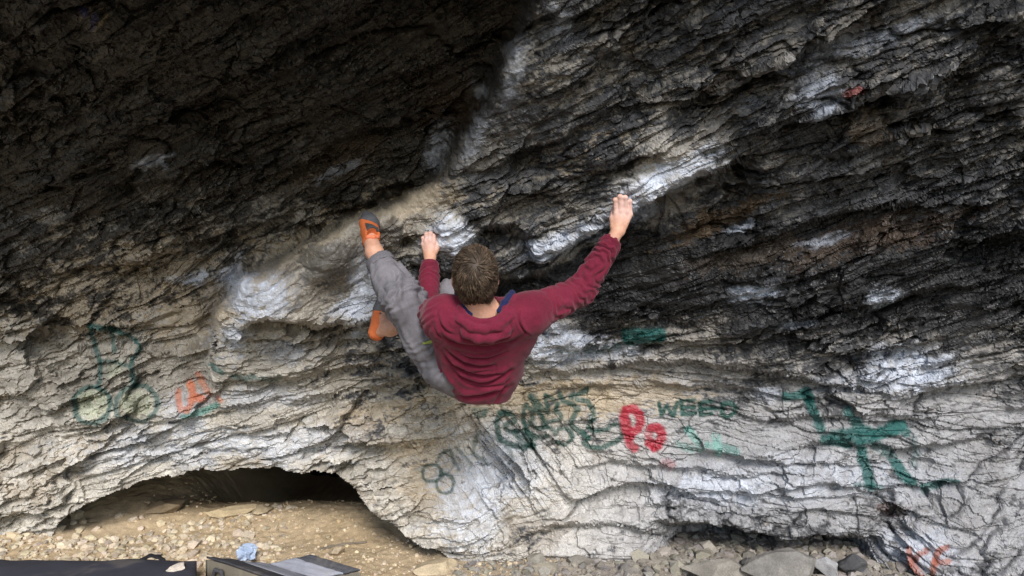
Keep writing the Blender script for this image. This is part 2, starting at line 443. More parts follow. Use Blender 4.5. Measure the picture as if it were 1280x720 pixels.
# ---------------------------------------------------------------- albedo of the rock
SOOT_SHADE = [(100,0,1.05),(350,50,1.0),(560,40,.98),(100,120,1),(100,200,.95),(300,200,.88),(480,160,.86),(430,90,.95),(100,290,.66),(300,290,.54),(200,320,.46),(410,235,.62),(200,250,.7),(0,100,1),
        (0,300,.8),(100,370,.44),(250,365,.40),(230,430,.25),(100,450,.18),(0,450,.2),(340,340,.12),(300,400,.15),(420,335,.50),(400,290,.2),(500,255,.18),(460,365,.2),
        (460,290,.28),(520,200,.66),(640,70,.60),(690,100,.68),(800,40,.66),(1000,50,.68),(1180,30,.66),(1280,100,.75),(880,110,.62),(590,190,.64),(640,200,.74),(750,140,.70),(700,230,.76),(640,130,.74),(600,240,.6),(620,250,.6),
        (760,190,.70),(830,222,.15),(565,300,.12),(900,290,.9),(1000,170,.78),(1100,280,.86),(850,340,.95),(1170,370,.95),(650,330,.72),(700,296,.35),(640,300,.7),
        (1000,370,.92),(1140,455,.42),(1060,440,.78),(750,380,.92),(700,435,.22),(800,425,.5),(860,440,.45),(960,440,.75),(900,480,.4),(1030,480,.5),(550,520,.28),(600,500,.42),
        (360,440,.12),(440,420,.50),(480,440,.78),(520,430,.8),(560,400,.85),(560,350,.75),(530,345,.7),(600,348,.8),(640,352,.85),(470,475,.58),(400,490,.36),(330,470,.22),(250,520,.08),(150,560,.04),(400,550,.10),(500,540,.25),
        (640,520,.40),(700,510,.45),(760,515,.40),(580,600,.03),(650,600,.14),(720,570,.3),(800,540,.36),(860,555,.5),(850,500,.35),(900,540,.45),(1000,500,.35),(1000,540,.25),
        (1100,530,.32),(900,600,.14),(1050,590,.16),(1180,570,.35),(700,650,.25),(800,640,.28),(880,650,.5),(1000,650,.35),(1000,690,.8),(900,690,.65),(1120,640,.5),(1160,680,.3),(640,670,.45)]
soot_shade = idw(SOOT_SHADE, wx, wy, 32.0)  # sooty stains, plus the shade of undercuts and hollows painted in
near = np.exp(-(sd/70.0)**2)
soot_shade = soot_shade+(0.22*(1-mP)*near+0.04*mP*np.exp(-(sd/40.0)**2)*sstep(260, 200, wy)-0.10*mP*np.exp(-(sd/26.0)**2)*sstep(200, 260, wy))*sstep(450, 400, wy)*sstep(-60, 60, wy)  # shade of the roof recess beside the arete painted in
n_a = fbm3(X/0.16, Y/0.16, Z/0.16, 5, 81)
n_b = fbm3(X/0.03, Y/0.03, Z/0.03, 4, 82)
n_c = fbm3(X/0.5+5, Y/0.5, Z/0.5, 4, 83)
n_d = 0.6*vn3(X/0.011, Y/0.011, Z/0.008, 85)+0.4*vn3(X/0.006, Y/0.006, Z/0.005, 86)
cs, sn = math.cos(math.radians(20)), math.sin(math.radians(20))
streak = fbm2((X*cs+q*sn)/0.14, (q*cs-X*sn)/0.018, 5, 84)
stk2 = W[1]*fbm2(X/0.05, q/0.007, 3, 87)+(1-W[1])*fbm2((X*cs+q*sn)/0.05, (q*cs-X*sn)/0.007, 3, 88)
soot_shade = soot_shade+0.08*(1-mP)*sstep(330, 120, wy)+0.20*sstep(690, 780, wx)*sstep(270, 300, wy)*sstep(430, 390, wy)+0.10*(1-mP)*sstep(330, 200, wy)  # also paints in the shade under the right-hand overhang
s_in = soot_shade+0.16*(T2-0.5)+0.16*(T3-0.5)+0.10*(T4-0.5)+0.22*(U2-0.5)+0.16*(U3-0.5)+0.18*streak+0.20*n_a+0.16*n_b+0.20*n_d+0.22*stk2*(1-.5*calm)
m_soot_shade = sstep(0.40, 0.66, s_in)[..., None]

def rgb(r, g, b): return np.array([r, g, b], f32)
def mix(a, b, t): return a*(1-t)+b*t
tone = (0.5+0.5*(0.35*n_a+0.30*n_c+0.35*n_b)+0.28*(T3-0.5)+0.22*(T2-0.5)+0.2*(T4-0.5)+0.3*(U2-0.5)+0.25*(U3-0.5)+0.2*streak+0.20*n_d+(0.28-0.16*sstep(430, 520, wy))*stk2*(1-.5*calm)+.22*n_a)[..., None]
rt_ = sstep(560, 900, wx)[..., None]
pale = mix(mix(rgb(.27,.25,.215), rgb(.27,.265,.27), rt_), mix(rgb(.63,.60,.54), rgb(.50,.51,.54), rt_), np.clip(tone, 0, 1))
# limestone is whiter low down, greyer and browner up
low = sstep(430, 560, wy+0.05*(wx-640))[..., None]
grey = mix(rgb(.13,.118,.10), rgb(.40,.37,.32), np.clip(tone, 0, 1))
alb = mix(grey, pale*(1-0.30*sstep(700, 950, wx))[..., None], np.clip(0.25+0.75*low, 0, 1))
dirt = sstep(-.05, .55, 0.8*n_a+0.7*n_c+0.35*n_b+0.25*stk2+0.35*(T2-.5))[..., None]
alb = mix(alb, mix(rgb(.25,.205,.15), rgb(.17,.165,.165), rt_)*(0.7+.6*np.clip(tone, 0, 1)), 0.62*dirt*low)
def blob(x, y, rx, ry, ang, sharp=1.0):
    c, s = math.cos(math.radians(ang)), math.sin(math.radians(ang))
    dx, dy = wx-x, wy-y
    u = (dx*c-dy*s)/rx; v = (dx*s+dy*c)/ry
    r = np.sqrt(u*u+v*v)+0.45*n_a+0.45*n_b+0.40*streak+0.30*n_d+0.40*stk2+0.25*(U3-0.5)
    return (1-sstep(0.80/sharp, 1.15, r))[..., None]
TAN = [(500,250,70,26,10),(405,292,75,20,33),(300,350,50,30,30),(640,505,130,26,0),(470,520,60,18,10),(760,495,120,20,0),(150,350,120,50,15),(250,385,60,40,10),(545,600,40,40,0),
       (600,240,40,12,20),(720,195,60,14,25),(520,560,60,10,0),(330,120,60,14,40),(540,110,30,22,50)]
for b in TAN:
    alb = mix(alb, rgb(.36,.29,.195)*(0.65+0.7*np.clip(tone, 0, 1)), 0.60*blob(*b))
st_ = np.clip(0.38+0.4*n_b+0.5*(T3-0.5)+0.3*n_a+0.5*n_d+0.5*stk2, 0, 1)[..., None]
soot_shade_c = mix(mix(rgb(.007,.0062,.0055), rgb(.050,.043,.034), st_), mix(rgb(.0055,.0057,.0062), rgb(.072,.074,.081), st_), mP[..., None])
soot_shade_c = soot_shade_c*(1-0.62*sstep(680, 760, wx)*sstep(265, 300, wy)*sstep(450, 400, wy))[..., None]  # overhang shade right of the climber, put into the colour
alb = mix(alb, soot_shade_c, m_soot_shade)
BROWN = [(910,272,75,13,22,.075,.050,.028),(1095,292,110,22,12,.050,.034,.024),(1085,160,30,22,20,.17,.14,.11),(1110,635,22,8,0,.05,.022,.014),(940,320,80,14,14,.04,.03,.022),(420,205,60,24,20,.05,.036,.022),
         (560,130,34,40,50,.035,.022,.012)]
for x, y, rx, ry, an, r, g, b in BROWN:
    alb = mix(alb, rgb(r, g, b)*(0.6+0.9*np.clip(tone, 0, 1)), 0.8*blob(x, y, rx, ry, an))
rim = (mP*np.exp(-(sd/13.0)**2)*sstep(470, 400, wy)*sstep(150, 260, wy))[..., None]
alb = mix(alb, rgb(.40,.33,.235)*(0.65+0.7*np.clip(tone, 0, 1)), 0.5*rim*np.clip(0.7+0.9*n_b+0.5*n_a, 0, 1)[..., None])
for x, y, rx, ry, an, r, g, b, k in [(412,325,36,30,25,.085,.080,.072,.8),(428,362,18,24,0,.10,.095,.085,.6),(487,292,13,20,0,.085,.078,.07,.75),(350,330,26,12,30,.14,.125,.10,.6),(318,368,60,34,0,.24,.23,.225,.6),(620,205,60,46,0,.10,.10,.10,.45)]:
    alb = mix(alb, rgb(r, g, b)*(0.55+0.9*np.clip(tone, 0, 1)), k*blob(x, y, rx, ry, an))
# chalk and calcite, with the faint blue of open shade mixed into the colour
CHALK = [(300,362,22,34,10,.8),(338,378,28,26,0,.85),(290,425,26,26,0,.6),(456,350,16,52,-8,.75),(440,385,30,12,20,.6),(568,300,30,26,0,.9),(590,175,11,30,-25,.38),(645,95,9,42,-20,.28),(700,30,22,30,-10,.40),
         (545,185,14,30,-10,.5),(835,222,62,22,22,.98),(795,262,30,14,20,.9),(715,292,52,13,18,.8),(690,310,40,10,18,.5),(944,366,30,13,8,.75),(1104,371,20,10,8,.7),(928,284,20,7,18,.75),(1026,118,26,26,0,.65),(1040,60,60,10,18,.4),(1130,40,60,10,18,.35),
         (1140,458,52,28,0,.75),(700,432,52,22,0,.8),(770,440,40,12,0,.5),(960,490,24,10,0,.5),(185,205,26,6,20,.6),(240,345,22,8,12,.7),(640,66,12,20,0,.35),(1030,300,30,6,10,.5),(980,405,30,6,6,.4),(930,130,50,10,25,.15),
         (200,560,110,24,5,.45),(380,555,90,24,5,.45),(590,620,50,60,-20,.6),(640,570,60,40,-40,.4),(330,500,60,12,0,.4),(1000,600,160,30,0,.32),(1150,690,50,30,0,.45),(1070,480,60,12,0,.4),(880,615,60,20,0,.35),
         (350,440,40,14,0,.4),(230,520,30,30,0,.4),(600,110,8,8,0,.5),(420,215,30,5,25,.35)]
for x, y, rx, ry, an, k in CHALK:
    c = mix(rgb(.36,.40,.48), rgb(.66,.73,.86), np.clip(0.5+0.6*n_b+0.4*(T4-0.5), 0, 1)[..., None])
    alb = mix(alb, c, k*blob(x, y, rx*1.15, ry*1.15, an, 1.5)*np.clip(0.82+0.6*n_b+0.4*(U3-0.5)+0.35*streak, 0, 1)[..., None])
# bright worn edges and thin calcite veins in the sooty and shade-painted rock
vein = np.exp(-np.abs(fbm2((X*cs+q*sn)/0.22, (q*cs-X*sn)/0.07, 4, 91))*26)*sstep(0.1, 0.5, vn2(X/0.12, q/0.12, 92))
vein2 = np.exp(-np.abs(fbm3(X/0.16, Y/0.16, Z/0.16, 4, 93))*34)*sstep(0.15, 0.5, vn3(X/0.2, Y/0.2, Z/0.2, 94))
alb = mix(alb, rgb(.34,.31,.27), (0.60*np.clip(vein+vein2, 0, 1)*m_soot_shade[..., 0]*sstep(0.92, 0.6, soot_shade))[..., None])
speck = sstep(0.55, 0.8, vn3(X/0.012, Y/0.012, Z/0.012, 95)*0.6+vn3(X/0.04, Y/0.04, Z/0.04, 96)*0.5)
alb = mix(alb, rgb(.30,.28,.25), (0.5*speck*m_soot_shade[..., 0]*sstep(1.02, 0.75, soot_shade))[..., None])
alb = np.clip(alb, 0.006, 0.85)
# ---------------------------------------------------------------- spray paint on the rock
def arc(cx, cy, rx, ry, a0=0, a1=360, n=22):
    return [(cx+rx*math.cos(math.radians(a)), cy+ry*math.sin(math.radians(a))) for a in np.linspace(a0, a1, n)]
TEAL = (.012,.085,.080); GREEN = (.008,.050,.040); RED = (.30,.012,.030); MINT = (.10,.30,.26); ORANGE = (.55,.16,.07); LIME = (.46,.56,.36); RUST = (.30,.085,.045)
SPRAY = [
 ('figure', 'teal outline of a tall figure on two round feet, feet filled pale green', [
    (LIME, .34, 19, [(112,503),(122,503)]), (LIME, .30, 17, [(168,502),(176,505)]), (LIME, .24, 9, [(140,462),(150,458)]),
    (TEAL, .74, 3.2, [(113,407),(114,420),(120,440),(125,455),(126,470),(126,482)]), (TEAL, .8, 3.2, [(113,407),(126,410),(142,412),(158,419),(170,425),(176,436),(167,446),(166,460),(168,482)]),
    (TEAL, .7, 3.2, [(138,410),(141,425),(143,440)]), (TEAL, .6, 2.6, [(126,452),(142,452),(160,455)]),
    (TEAL, .74, 3.0, arc(118,504,23,22,-180,180)), (TEAL, .7, 3.0, arc(173,504,25,22,-200,160))]),
 ('scrawl', 'blotchy orange oval scrawl with a mint stroke below', [
    (ORANGE, .65, 4, arc(232,495,9,17,-60,200)), (ORANGE, .5, 4, [(238,478),(243,490),(238,500)]), (ORANGE, .8, 6, [(247,497),(252,499)]), (ORANGE, .5, 4, [(247,468),(252,480),(262,492)]), (ORANGE, .6, 3, [(270,498),(276,501)]),
    (MINT, .75, 4.0, [(232,520),(245,517),(258,513),(270,508)])]),
 ('scrawl', 'faded teal dashes below the pale bulge', [
    (TEAL, .75, 3.0, [(264,456),(270,462),(278,465)]), (TEAL, .6, 3.5, [(292,470),(305,472),(318,471)]), (TEAL, .5, 3.5, [(325,474),(340,473),(350,470)])]),
 ('bar', 'solid teal bar beside the dark overhang', [
    (TEAL, .95, 9, [(786,426),(824,421)]), (TEAL, .95, 9, [(784,420),(824,418)]), (TEAL, .45, 6, [(735,440),(756,438),(772,434)]), (TEAL, .35, 5, [(700,436),(720,440)])]),
 ('lettering', 'dark green bubble letters tangled together', [
    (GREEN, .85, 3.6, [(635,518),(624,518),(621,530),(625,548),(640,556),(655,560),(668,556)]), (GREEN, .8, 3.2, [(625,516),(634,514),(642,520),(643,528),(632,531),(632,537),(642,540),(654,540)]),
    (GREEN, .75, 3.2, [(642,540),(652,552),(668,562),(655,545)]), (GREEN, .8, 3.0, [(668,560),(660,540),(655,525),(654,512),(658,507),(665,513),(665,524),(662,530),(672,535),(683,534)]),
    (GREEN, .8, 3.4, [(654,526),(660,540),(670,548),(684,545)]), (GREEN, .8, 2.8, [(663,496),(668,508),(677,520),(681,528),(700,525),(702,520),(696,512),(697,505)]),
    (GREEN, .8, 3.0, [(665,494),(675,508),(685,516),(682,495)]), (GREEN, .75, 2.6, [(682,494),(690,497),(696,506),(694,516)]), (GREEN, .7, 2.6, [(674,512),(680,532),(692,537)]),
    (GREEN, .85, 3.6, [(700,492),(703,502),(716,505),(723,512),(718,520),(713,528),(718,535),(730,542),(735,548)]), (GREEN, .9, 4.0, [(714,496),(724,492),(733,487)]),
    (GREEN, .85, 3.2, [(722,500),(734,501),(741,512),(741,522),(735,534),(745,539),(758,538),(766,531),(774,530),(779,537),(778,545)]),
    (GREEN, .85, 3.6, [(735,548),(730,555),(738,559),(750,560),(764,555),(777,548)]), (GREEN, .75, 2.8, arc(705,546,11,10,-160,140)), (GREEN, .7, 2.6, [(710,538),(715,548),(712,552)]),
    (GREEN, .6, 4.0, [(594,514),(600,520),(608,514)]), (GREEN, .5, 2.6, [(594,512),(604,512),(606,520)]), (GREEN, .5, 2.2, [(625,548),(638,562),(641,575),(637,580)])]),
 ('scrawl', 'thin green scribble of two small circles', [
    (GREEN, .72, 1.9, arc(539,592,12,11)), (GREEN, .7, 1.9, arc(556,605,11,12,-120,200)), (GREEN, .5, 1.8, [(545,578),(552,568),(561,560)]), (GREEN, .55, 2.2, [(561,560),(566,575),(573,588)]),
    (GREEN, .45, 1.8, [(571,560),(580,572),(588,582),(585,590)]), (GREEN, .4, 2.4, [(551,591),(560,592)]), (GREEN, .55, 2.2, [(598,545),(592,555),(590,568),(600,574),(610,582)]), (GREEN, .35, 1.8, [(596,543),(610,541),(620,545)])]),
 ('lettering', 'thick red letters P and O', [
    (RED, .95, 7.0, [(783,514),(780,520),(783,534),(787,545)]), (RED, .95, 6.2, [(783,512),(792,511),(799,518),(801,528),(797,537),(788,541)]), (RED, .85, 6.0, [(785,548),(788,556),(793,560)]),
    (RED, .65, 6.0, arc(819,545,9,11,-170,130)), (RED, .90, 5.5, [(814,535),(822,535),(828,543),(824,552),(818,560)]), (RED, .85, 6.5, [(812,553),(818,558),(822,556)]), (RED, .35, 8, [(832,580),(838,581)])]),
 ('lettering', 'the dark green word WEED', [
    (GREEN, .95, 2.5, [(824,504),(827,518),(834,508),(841,519),(846,503)]), (GREEN, .95, 2.6, [(868,500),(851,501),(852,518),(869,517)]), (GREEN, .95, 2.5, [(853,510),(868,509)]),
    (GREEN, .95, 2.6, [(890,502),(875,503),(876,519),(889,517)]), (GREEN, .95, 2.5, [(876,511),(897,511)]), (GREEN, .95, 2.6, [(902,504),(903,519),(909,522),(917,517),(919,508),(913,503),(902,504)])]),
 ('scrawl', 'smeared mint scribble on grey rock', [
    (MINT, .6, 5, [(860,537),(866,545),(872,552)]), (MINT, .45, 5, [(846,555),(856,558),(866,562),(876,562)]), (MINT, .6, 5, [(884,556),(894,556),(898,566)]), (MINT, .5, 6, [(895,546),(897,558),(910,562),(920,564)]), (TEAL, .4, 4, [(905,556),(920,562)])]),
 ('figure', 'broad dark teal arrow strokes on the right', [
    (TEAL, .92, 6.0, [(982,496),(996,494),(1008,489),(1013,500)]), (TEAL, .90, 7.0, [(1008,492),(1013,505),(1019,520),(1025,536)]), (TEAL, .92, 7.0, [(1030,549),(1050,553),(1058,555)]),
    (TEAL, .92, 7.0, [(1060,515),(1067,525),(1076,538),(1095,542),(1118,540)]), (TEAL, .92, 8.0, [(1040,546),(1065,541),(1090,546),(1112,536),(1126,532)]), (TEAL, .85, 7.0, [(1112,532),(1126,530),(1132,540)]),
    (TEAL, .92, 7.5, [(1074,552),(1079,575),(1085,592),(1088,606)]), (TEAL, .6, 7.0, [(1094,556),(1112,566),(1120,580),(1132,598),(1142,604)]), (TEAL, .85, 6.0, [(1118,578),(1130,592),(1140,604)]), (TEAL, .4, 5.0, [(1140,545),(1146,565),(1143,580)]),
    (TEAL, .85, 4.5, [(1154,610),(1168,607),(1182,602),(1196,604)]), (TEAL, .6, 4, [(1070,606),(1100,609)])]),
 ('lettering', 'rust red letters K and F, low on the wall', [
    (RUST, .75, 4.0, [(1136,686),(1138,700),(1133,716),(1132,730)]), (RUST, .7, 4.0, [(1158,688),(1148,693),(1140,706),(1152,720),(1158,732)]), (RUST, .75, 4.0, [(1184,684),(1172,690),(1168,704),(1164,726)]), (RUST, .65, 4.0, [(1168,704),(1186,702)])]),
 ('scrawl', 'cream scrawl fading into the dark roof', [
    ((.20,.17,.09), .7, 2.0, [(118,39),(120,33),(126,30),(131,24),(132,19)]), ((.16,.13,.08), .6, 1.8, [(102,5),(110,8),(113,14),(108,20),(102,23)]), ((.16,.13,.07), .5, 1.6, [(126,12),(122,19)]),
    ((.02,.022,.12), .6, 5, [(104,14),(106,18)]), ((.02,.022,.12), .5, 4, [(119,20),(118,28),(116,36)])]),
 ('mark', 'small red smear on a pale patch', [((.25,.06,.055), .6, 5, [(1058,116),(1066,112),(1074,110)])]),
]
wear = fbm3(X/0.02, Y/0.02, Z/0.02, 4, 101)
group_id = np.full(px.shape, -1, np.int16); best = np.zeros(px.shape, f32)
jx = px+1.6*fbm2(px/7, py/7, 3, 102); jy = py+1.6*fbm2(px/7, py/7, 3, 103)
for gi, (gname, glabel, strokes) in enumerate(SPRAY):
    for colr, k, wd, pts in strokes:
        d = poly_dist(jx, jy, pts, wd+9)
        a = (1-sstep(wd*0.62, wd*1.18+0.8, d))
        if a.max() <= 0: continue
        over = a*sstep(-0.45, 0.15, wear+0.35*n_d+0.3*stk2+1.0*(k-0.35)+0.35*(a-0.5))*min(1, k)
        halo = 0.10*k*np.exp(-np.clip(d, 0, None)/5.0)*(d < wd+8.5)
        o = np.maximum(over, halo)[..., None]
        alb = alb*(1-o)+np.array(colr, f32)*(0.75+0.35*np.clip(tone, 0, 1))*o
        hit = over > np.maximum(best, 0.22)
        group_id[hit] = gi; best = np.maximum(best, over)

# ---------------------------------------------------------------- mesh: the face, and the painted patches cut out of it
ARCH = np.array([(48,702),(58,680),(74,652),(100,630),(140,613),(200,600),(250,591),(300,584),(370,585),(420,594),(446,612),(470,638),(494,660),(520,674),(548,684),(572,702)], float)
arch_y = np.interp(px, ARCH[:, 0], ARCH[:, 1], left=2000, right=2000)+3.5*fbm2(px/14, py*0, 4, 111)+5*vn2(px/31, py*0, 112)
hole = py > arch_y
# the cliff goes on above the picture: extra rows up the face
top = pos[0:1]; rows = []
for dz, dy in ((6.0, 0.2), (2.5, -0.06), (0.8, -0.12), (0.25, -0.10)):
    r = top.copy(); r[..., 2] += dz; r[..., 1] += dy; rows.append(r)
V = np.concatenate(rows+[pos], 0).astype(f32); K = 4
ALB = np.concatenate([alb[0:1]]*K+[alb], 0)
HOLE = np.concatenate([np.zeros((K, NX), bool), hole], 0)
GID = np.concatenate([np.full((K, NX), -1, np.int16), group_id], 0)
R_, C_ = V.shape[:2]
idx = np.arange(R_*C_).reshape(R_, C_)
quads = np.stack([idx[:-1, :-1], idx[1:, :-1], idx[1:, 1:], idx[:-1, 1:]], -1).reshape(-1, 4)
hf = HOLE.ravel()[quads].sum(1) >= 2
quads = quads[~hf]
# a quad belongs to the patch that three of its corners are painted with
qg = GID.ravel()[quads]
qid = np.where((qg[:, 0] == qg[:, 2]) & ((qg[:, 1] == qg[:, 0]) | (qg[:, 3] == qg[:, 0])), qg[:, 0], -1)
Vf = V.reshape(-1, 3); Af = ALB.reshape(-1, 3)
M_rock = mat_attr('limestone', rough=0.55, spec=0.45, bump=0.45, bscale=150, noise=0.28, nscale=260)
nt_ = M_rock.node_tree                      # polish varies: dull crust and slick, handled faces
nz = nt_.nodes.new('ShaderNodeTexNoise'); nz.inputs['Scale'].default_value = 9; nz.inputs['Detail'].default_value = 6
mz = nt_.nodes.new('ShaderNodeMapRange'); mz.inputs['From Min'].default_value = .35; mz.inputs['From Max'].default_value = .65; mz.inputs['To Min'].default_value = .38; mz.inputs['To Max'].default_value = .8
nt_.links.new([n for n in nt_.nodes if n.type == 'TEX_COORD'][0].outputs['Object'], nz.inputs['Vector']); nt_.links.new(nz.outputs['Fac'], mz.inputs['Value'])
nt_.links.new(mz.outputs[0], nt_.nodes['Principled BSDF'].inputs['Roughness'])
def submesh(name, fs):
    u, inv = np.unique(fs, return_inverse=True)
    return np_mesh(name, Vf[u], inv.reshape(fs.shape), False, Af[u])
rock = link('rock_face', submesh('rock_face', quads[qid < 0]), M_rock)
tag(rock, 'overhanging layered limestone face, sooty black above and chalky white below', kind='structure')
for gi, (gname, glabel, strokes) in enumerate(SPRAY):
    fs = quads[qid == gi]
    if len(fs) < 4: continue
    o = link('spray_paint_'+gname, submesh('spray_paint_'+gname, fs), M_rock, rock)
    o['label'] = glabel

def wall_y(x, y):
    """distance of the finished rock at a photo pixel"""
    j = int(np.clip(np.searchsorted(PX, x), 3, NX-4)); i = int(np.clip(np.searchsorted(PY, y), 3, NY-4))
    s = pos[i-3:i+4, j-3:j+4]
    sx = CX+F*s[..., 0]/s[..., 1]; sy = CY-F*(s[..., 2]-CAMZ)/s[..., 1]
    k = np.argsort(((sx-x)**2+(sy-y)**2).ravel())[:9]
    return float(np.median(s[..., 1].ravel()[k]))

# the low cave behind the arch: roof running back from the lip, then down to the floor
sx_ = np.arange(46, 576, 2.0); ay_ = np.interp(sx_, ARCH[:, 0], ARCH[:, 1])
ring = []
for x, y in zip(sx_, ay_):
    yy = min(y-5, 705); d0 = wall_y(x, yy-3)+0.05
    p0 = P(x, yy, d0); t = (x-46)/(530.0)
    back = 6.6-1.2*abs(2*t-1)
    xs = [p0]
    for k, s in enumerate((0.06, 0.15, 0.35, 0.7, 1.1, 1.6, 2.2)):
        f = min(1.0, s/(back-d0))
        xs.append(np.array([p0[0]*(1+0.10*s), d0+s, p0[2]+0.16*math.sin(min(1, s)*1.57)-0.05*s]))
    zt = xs[-1][2]
    for f in (0.25, 0.6, 1.0):
        xs.append(np.array([xs[-1][0], back, zt-(zt+1.2)*f]))
    ring.append(xs)
ring = np.array(ring)
cr = ring.copy(); rz = cr.reshape(-1, 3)
n = fbm3(rz[:, 0]/0.3, rz[:, 1]/0.3, rz[:, 2]/0.3, 4, 121).reshape(ring.shape[:2]); kk = np.minimum(np.arange(ring.shape[1])/4.0, 1)[None]; cr[..., 2] += 0.09*n*kk; cr[..., 1] += 0.08*n*kk
a, b = cr.shape[:2]; id2 = np.arange(a*b).reshape(a, b)
fs = np.stack([id2[:-1, :-1], id2[1:, :-1], id2[1:, 1:], id2[:-1, 1:]], -1).reshape(-1, 4)
cx_ = cr[..., 0].reshape(-1, 1); cc = mix(rgb(.085,.06,.038), rgb(.010,.008,.007), sstep(-2.35, -1.95, cx_+0.3*n.reshape(-1, 1)))*(0.8+0.5*n.reshape(-1, 1))  # shade inside the cave put into the colour, its lit left side browner
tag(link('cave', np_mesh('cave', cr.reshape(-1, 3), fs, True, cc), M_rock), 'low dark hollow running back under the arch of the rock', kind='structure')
# ------------------------------------------------------------------ ground
def ground_z(x, y):
    x = np.asarray(x, float); y = np.asarray(y, float)
    z = 0.030*fbm2(x/0.9, y/0.9, 3, 201)+0.012*fbm2(x/0.16, y/0.16, 3, 202)
    z = z*sstep(2.4, 3.4, y)
    z = z+0.05*sstep(3.5, 4.3, y)*sstep(-2.0, -2.8, x)          # debris banked on the left
    z = z+0.07*sstep(3.9, 4.4, y)*sstep(-0.4, -0.8, x)-0.42*sstep(4.45, 5.2, y)*sstep(-2.3, -1.9, x)                            # the floor drops away inside the cave
    z = z+0.10*sstep(4.1, 4.8, y)*sstep(-2.15, -2.5, x)
    return z
gx = np.concatenate([-np.geomspace(60, 3.4, 24), np.arange(-3.35, 3.2, 0.012), np.geomspace(3.25, 60, 24)])
gy = np.concatenate([-np.geomspace(60, 0.5, 24), np.arange(-0.4, 3.0, 0.08), np.arange(3.0, 5.2, 0.010), np.arange(5.25, 7.5, 0.1)])
GX, GY = np.meshgrid(gx, gy)
GZ = ground_z(GX, GY)+(0.006*fbm2(GX/0.035, GY/0.035, 3, 203)+0.003*vn2(GX/0.012, GY/0.012, 204))*sstep(2.8, 3.1, GY)
g1 = fbm2(GX/0.5, GY/0.5, 4, 205); g2 = fbm2(GX/0.03, GY/0.03, 3, 206)
grc = sstep(-0.7, 0.6, GX+0.25*g1)[..., None]
gc = mix(mix(rgb(.38,.285,.17), rgb(.48,.38,.255), np.clip(0.5+0.7*g1, 0, 1)[..., None]), mix(rgb(.26,.23,.195), rgb(.36,.325,.285), np.clip(0.5+0.7*g1, 0, 1)[..., None]), grc)
gc = gc*(1+0.25*g2)[..., None]
gc = mix(rgb(.10,.085,.06), gc, sstep(0.5, 2.6, GY)[..., None])      # unseen earth outside the shelter, darkened to cut bounce light on the roof
a, b = GX.shape; id2 = np.arange(a*b).reshape(a, b)
fs = np.stack([id2[:-1, :-1], id2[:-1, 1:], id2[1:, 1:], id2[1:, :-1]], -1).reshape(-1, 4)
M_dirt = mat_attr('dry_dirt', rough=0.95, spec=0.15, bump=0.5, bscale=220, noise=0.25, nscale=140)
tag(link('ground', np_mesh('ground', np.stack([GX, GY, GZ], -1).reshape(-1, 3), fs, True, gc.reshape(-1, 3)), M_dirt), kind='structure')

# ------------------------------------------------------------------ stones
import bmesh
def stone_shape(seed, sub=2, flat=0.7, cuts=7):
    """angular stone: a sphere planed by random cuts, then roughened; unit size"""
    bm = bmesh.new(); bmesh.ops.create_icosphere(bm, subdivisions=sub, radius=1.0)
    v = np.array([x.co[:] for x in bm.verts]); f = np.array([[l.index for l in x.verts] for x in bm.faces]); bm.free()
    rs = np.random.RandomState(seed)
    for _ in range(cuts):
        n = rs.normal(size=3); n /= np.linalg.norm(n); d = rs.uniform(0.38, 0.75)
        t = v@n-d; v = v-np.clip(t, 0, None)[:, None]*n*0.95
    v = v*(1+0.10*vn3(v[:, 0]*2.2+seed, v[:, 1]*2.2, v[:, 2]*2.2, seed)[:, None])
    v[:, 2] *= flat
    return v, f
def rotz(v, a):
    c, s = math.cos(a), math.sin(a)
    return np.stack([v[:, 0]*c-v[:, 1]*s, v[:, 0]*s+v[:, 1]*c, v[:, 2]], 1)
rs = np.random.RandomState(5)
TPL = [stone_shape(300+i, 1, rs.uniform(.5, .9), 5) for i in range(14)]
vs, fs_, cs_ = [], [], []; off = 0
def scatter(n, x0, x1, y0, y1, smin, smax, col, keep):
    global off
    for _ in range(n):
        x = rs.uniform(x0, x1); y = rs.uniform(y0, y1)
        if not keep(x, y): continue
        s = smin*(smax/smin)**(rs.rand()**2.2)
        v, f = TPL[rs.randint(len(TPL))]
        w = rotz(v*s*np.array([rs.uniform(.8, 1.3), rs.uniform(.7, 1.1), 1]), rs.uniform(0, 6.28))
        w = w+np.array([x, y, float(ground_z(x, y))+s*0.20])
        c = np.array(col)*rs.uniform(.62, 1.25)*np.array([1, rs.uniform(.96, 1.02), rs.uniform(.88, 1.05)])
        vs.append(w); fs_.append(f+off); cs_.append(np.tile(c, (len(w), 1))); off += len(w)
scatter(2600, -3.1, -1.35, 3.35, 4.45, .009, .038, (.50,.43,.33), lambda x, y: y < 4.15+0.25*math.sin(x*3) and rs.rand() < (1.0 if x < -1.9 else 0.45))
scatter(70, -3.0, -1.3, 3.4, 4.2, .03, .06, (.47,.40,.30), lambda x, y: True)
scatter(2400, -1.9, 0.3, 3.35, 4.3, .005, .020, (.50,.42,.31), lambda x, y: rs.rand() < sstep(4.4, 3.6, y))
scatter(500, -2.4, -0.9, 4.0, 4.8, .005, .02, (.48,.38,.25), lambda x, y: True)
scatter(160, .1, 2.6, 3.5, 4.1, .035, .075, (.27,.25,.225), lambda x, y: True)
scatter(3200, -0.3, 2.9, 3.35, 4.1, .006, .040, (.25,.235,.21), lambda x, y: True)
M_gravel = mat_attr('gravel_stone', rough=0.9, spec=0.2, bump=0.4, bscale=160, noise=0.18, nscale=120)
o = link('gravel', np_mesh('gravel', np.concatenate(vs), np.concatenate(fs_), False, np.concatenate(cs_)), M_gravel)
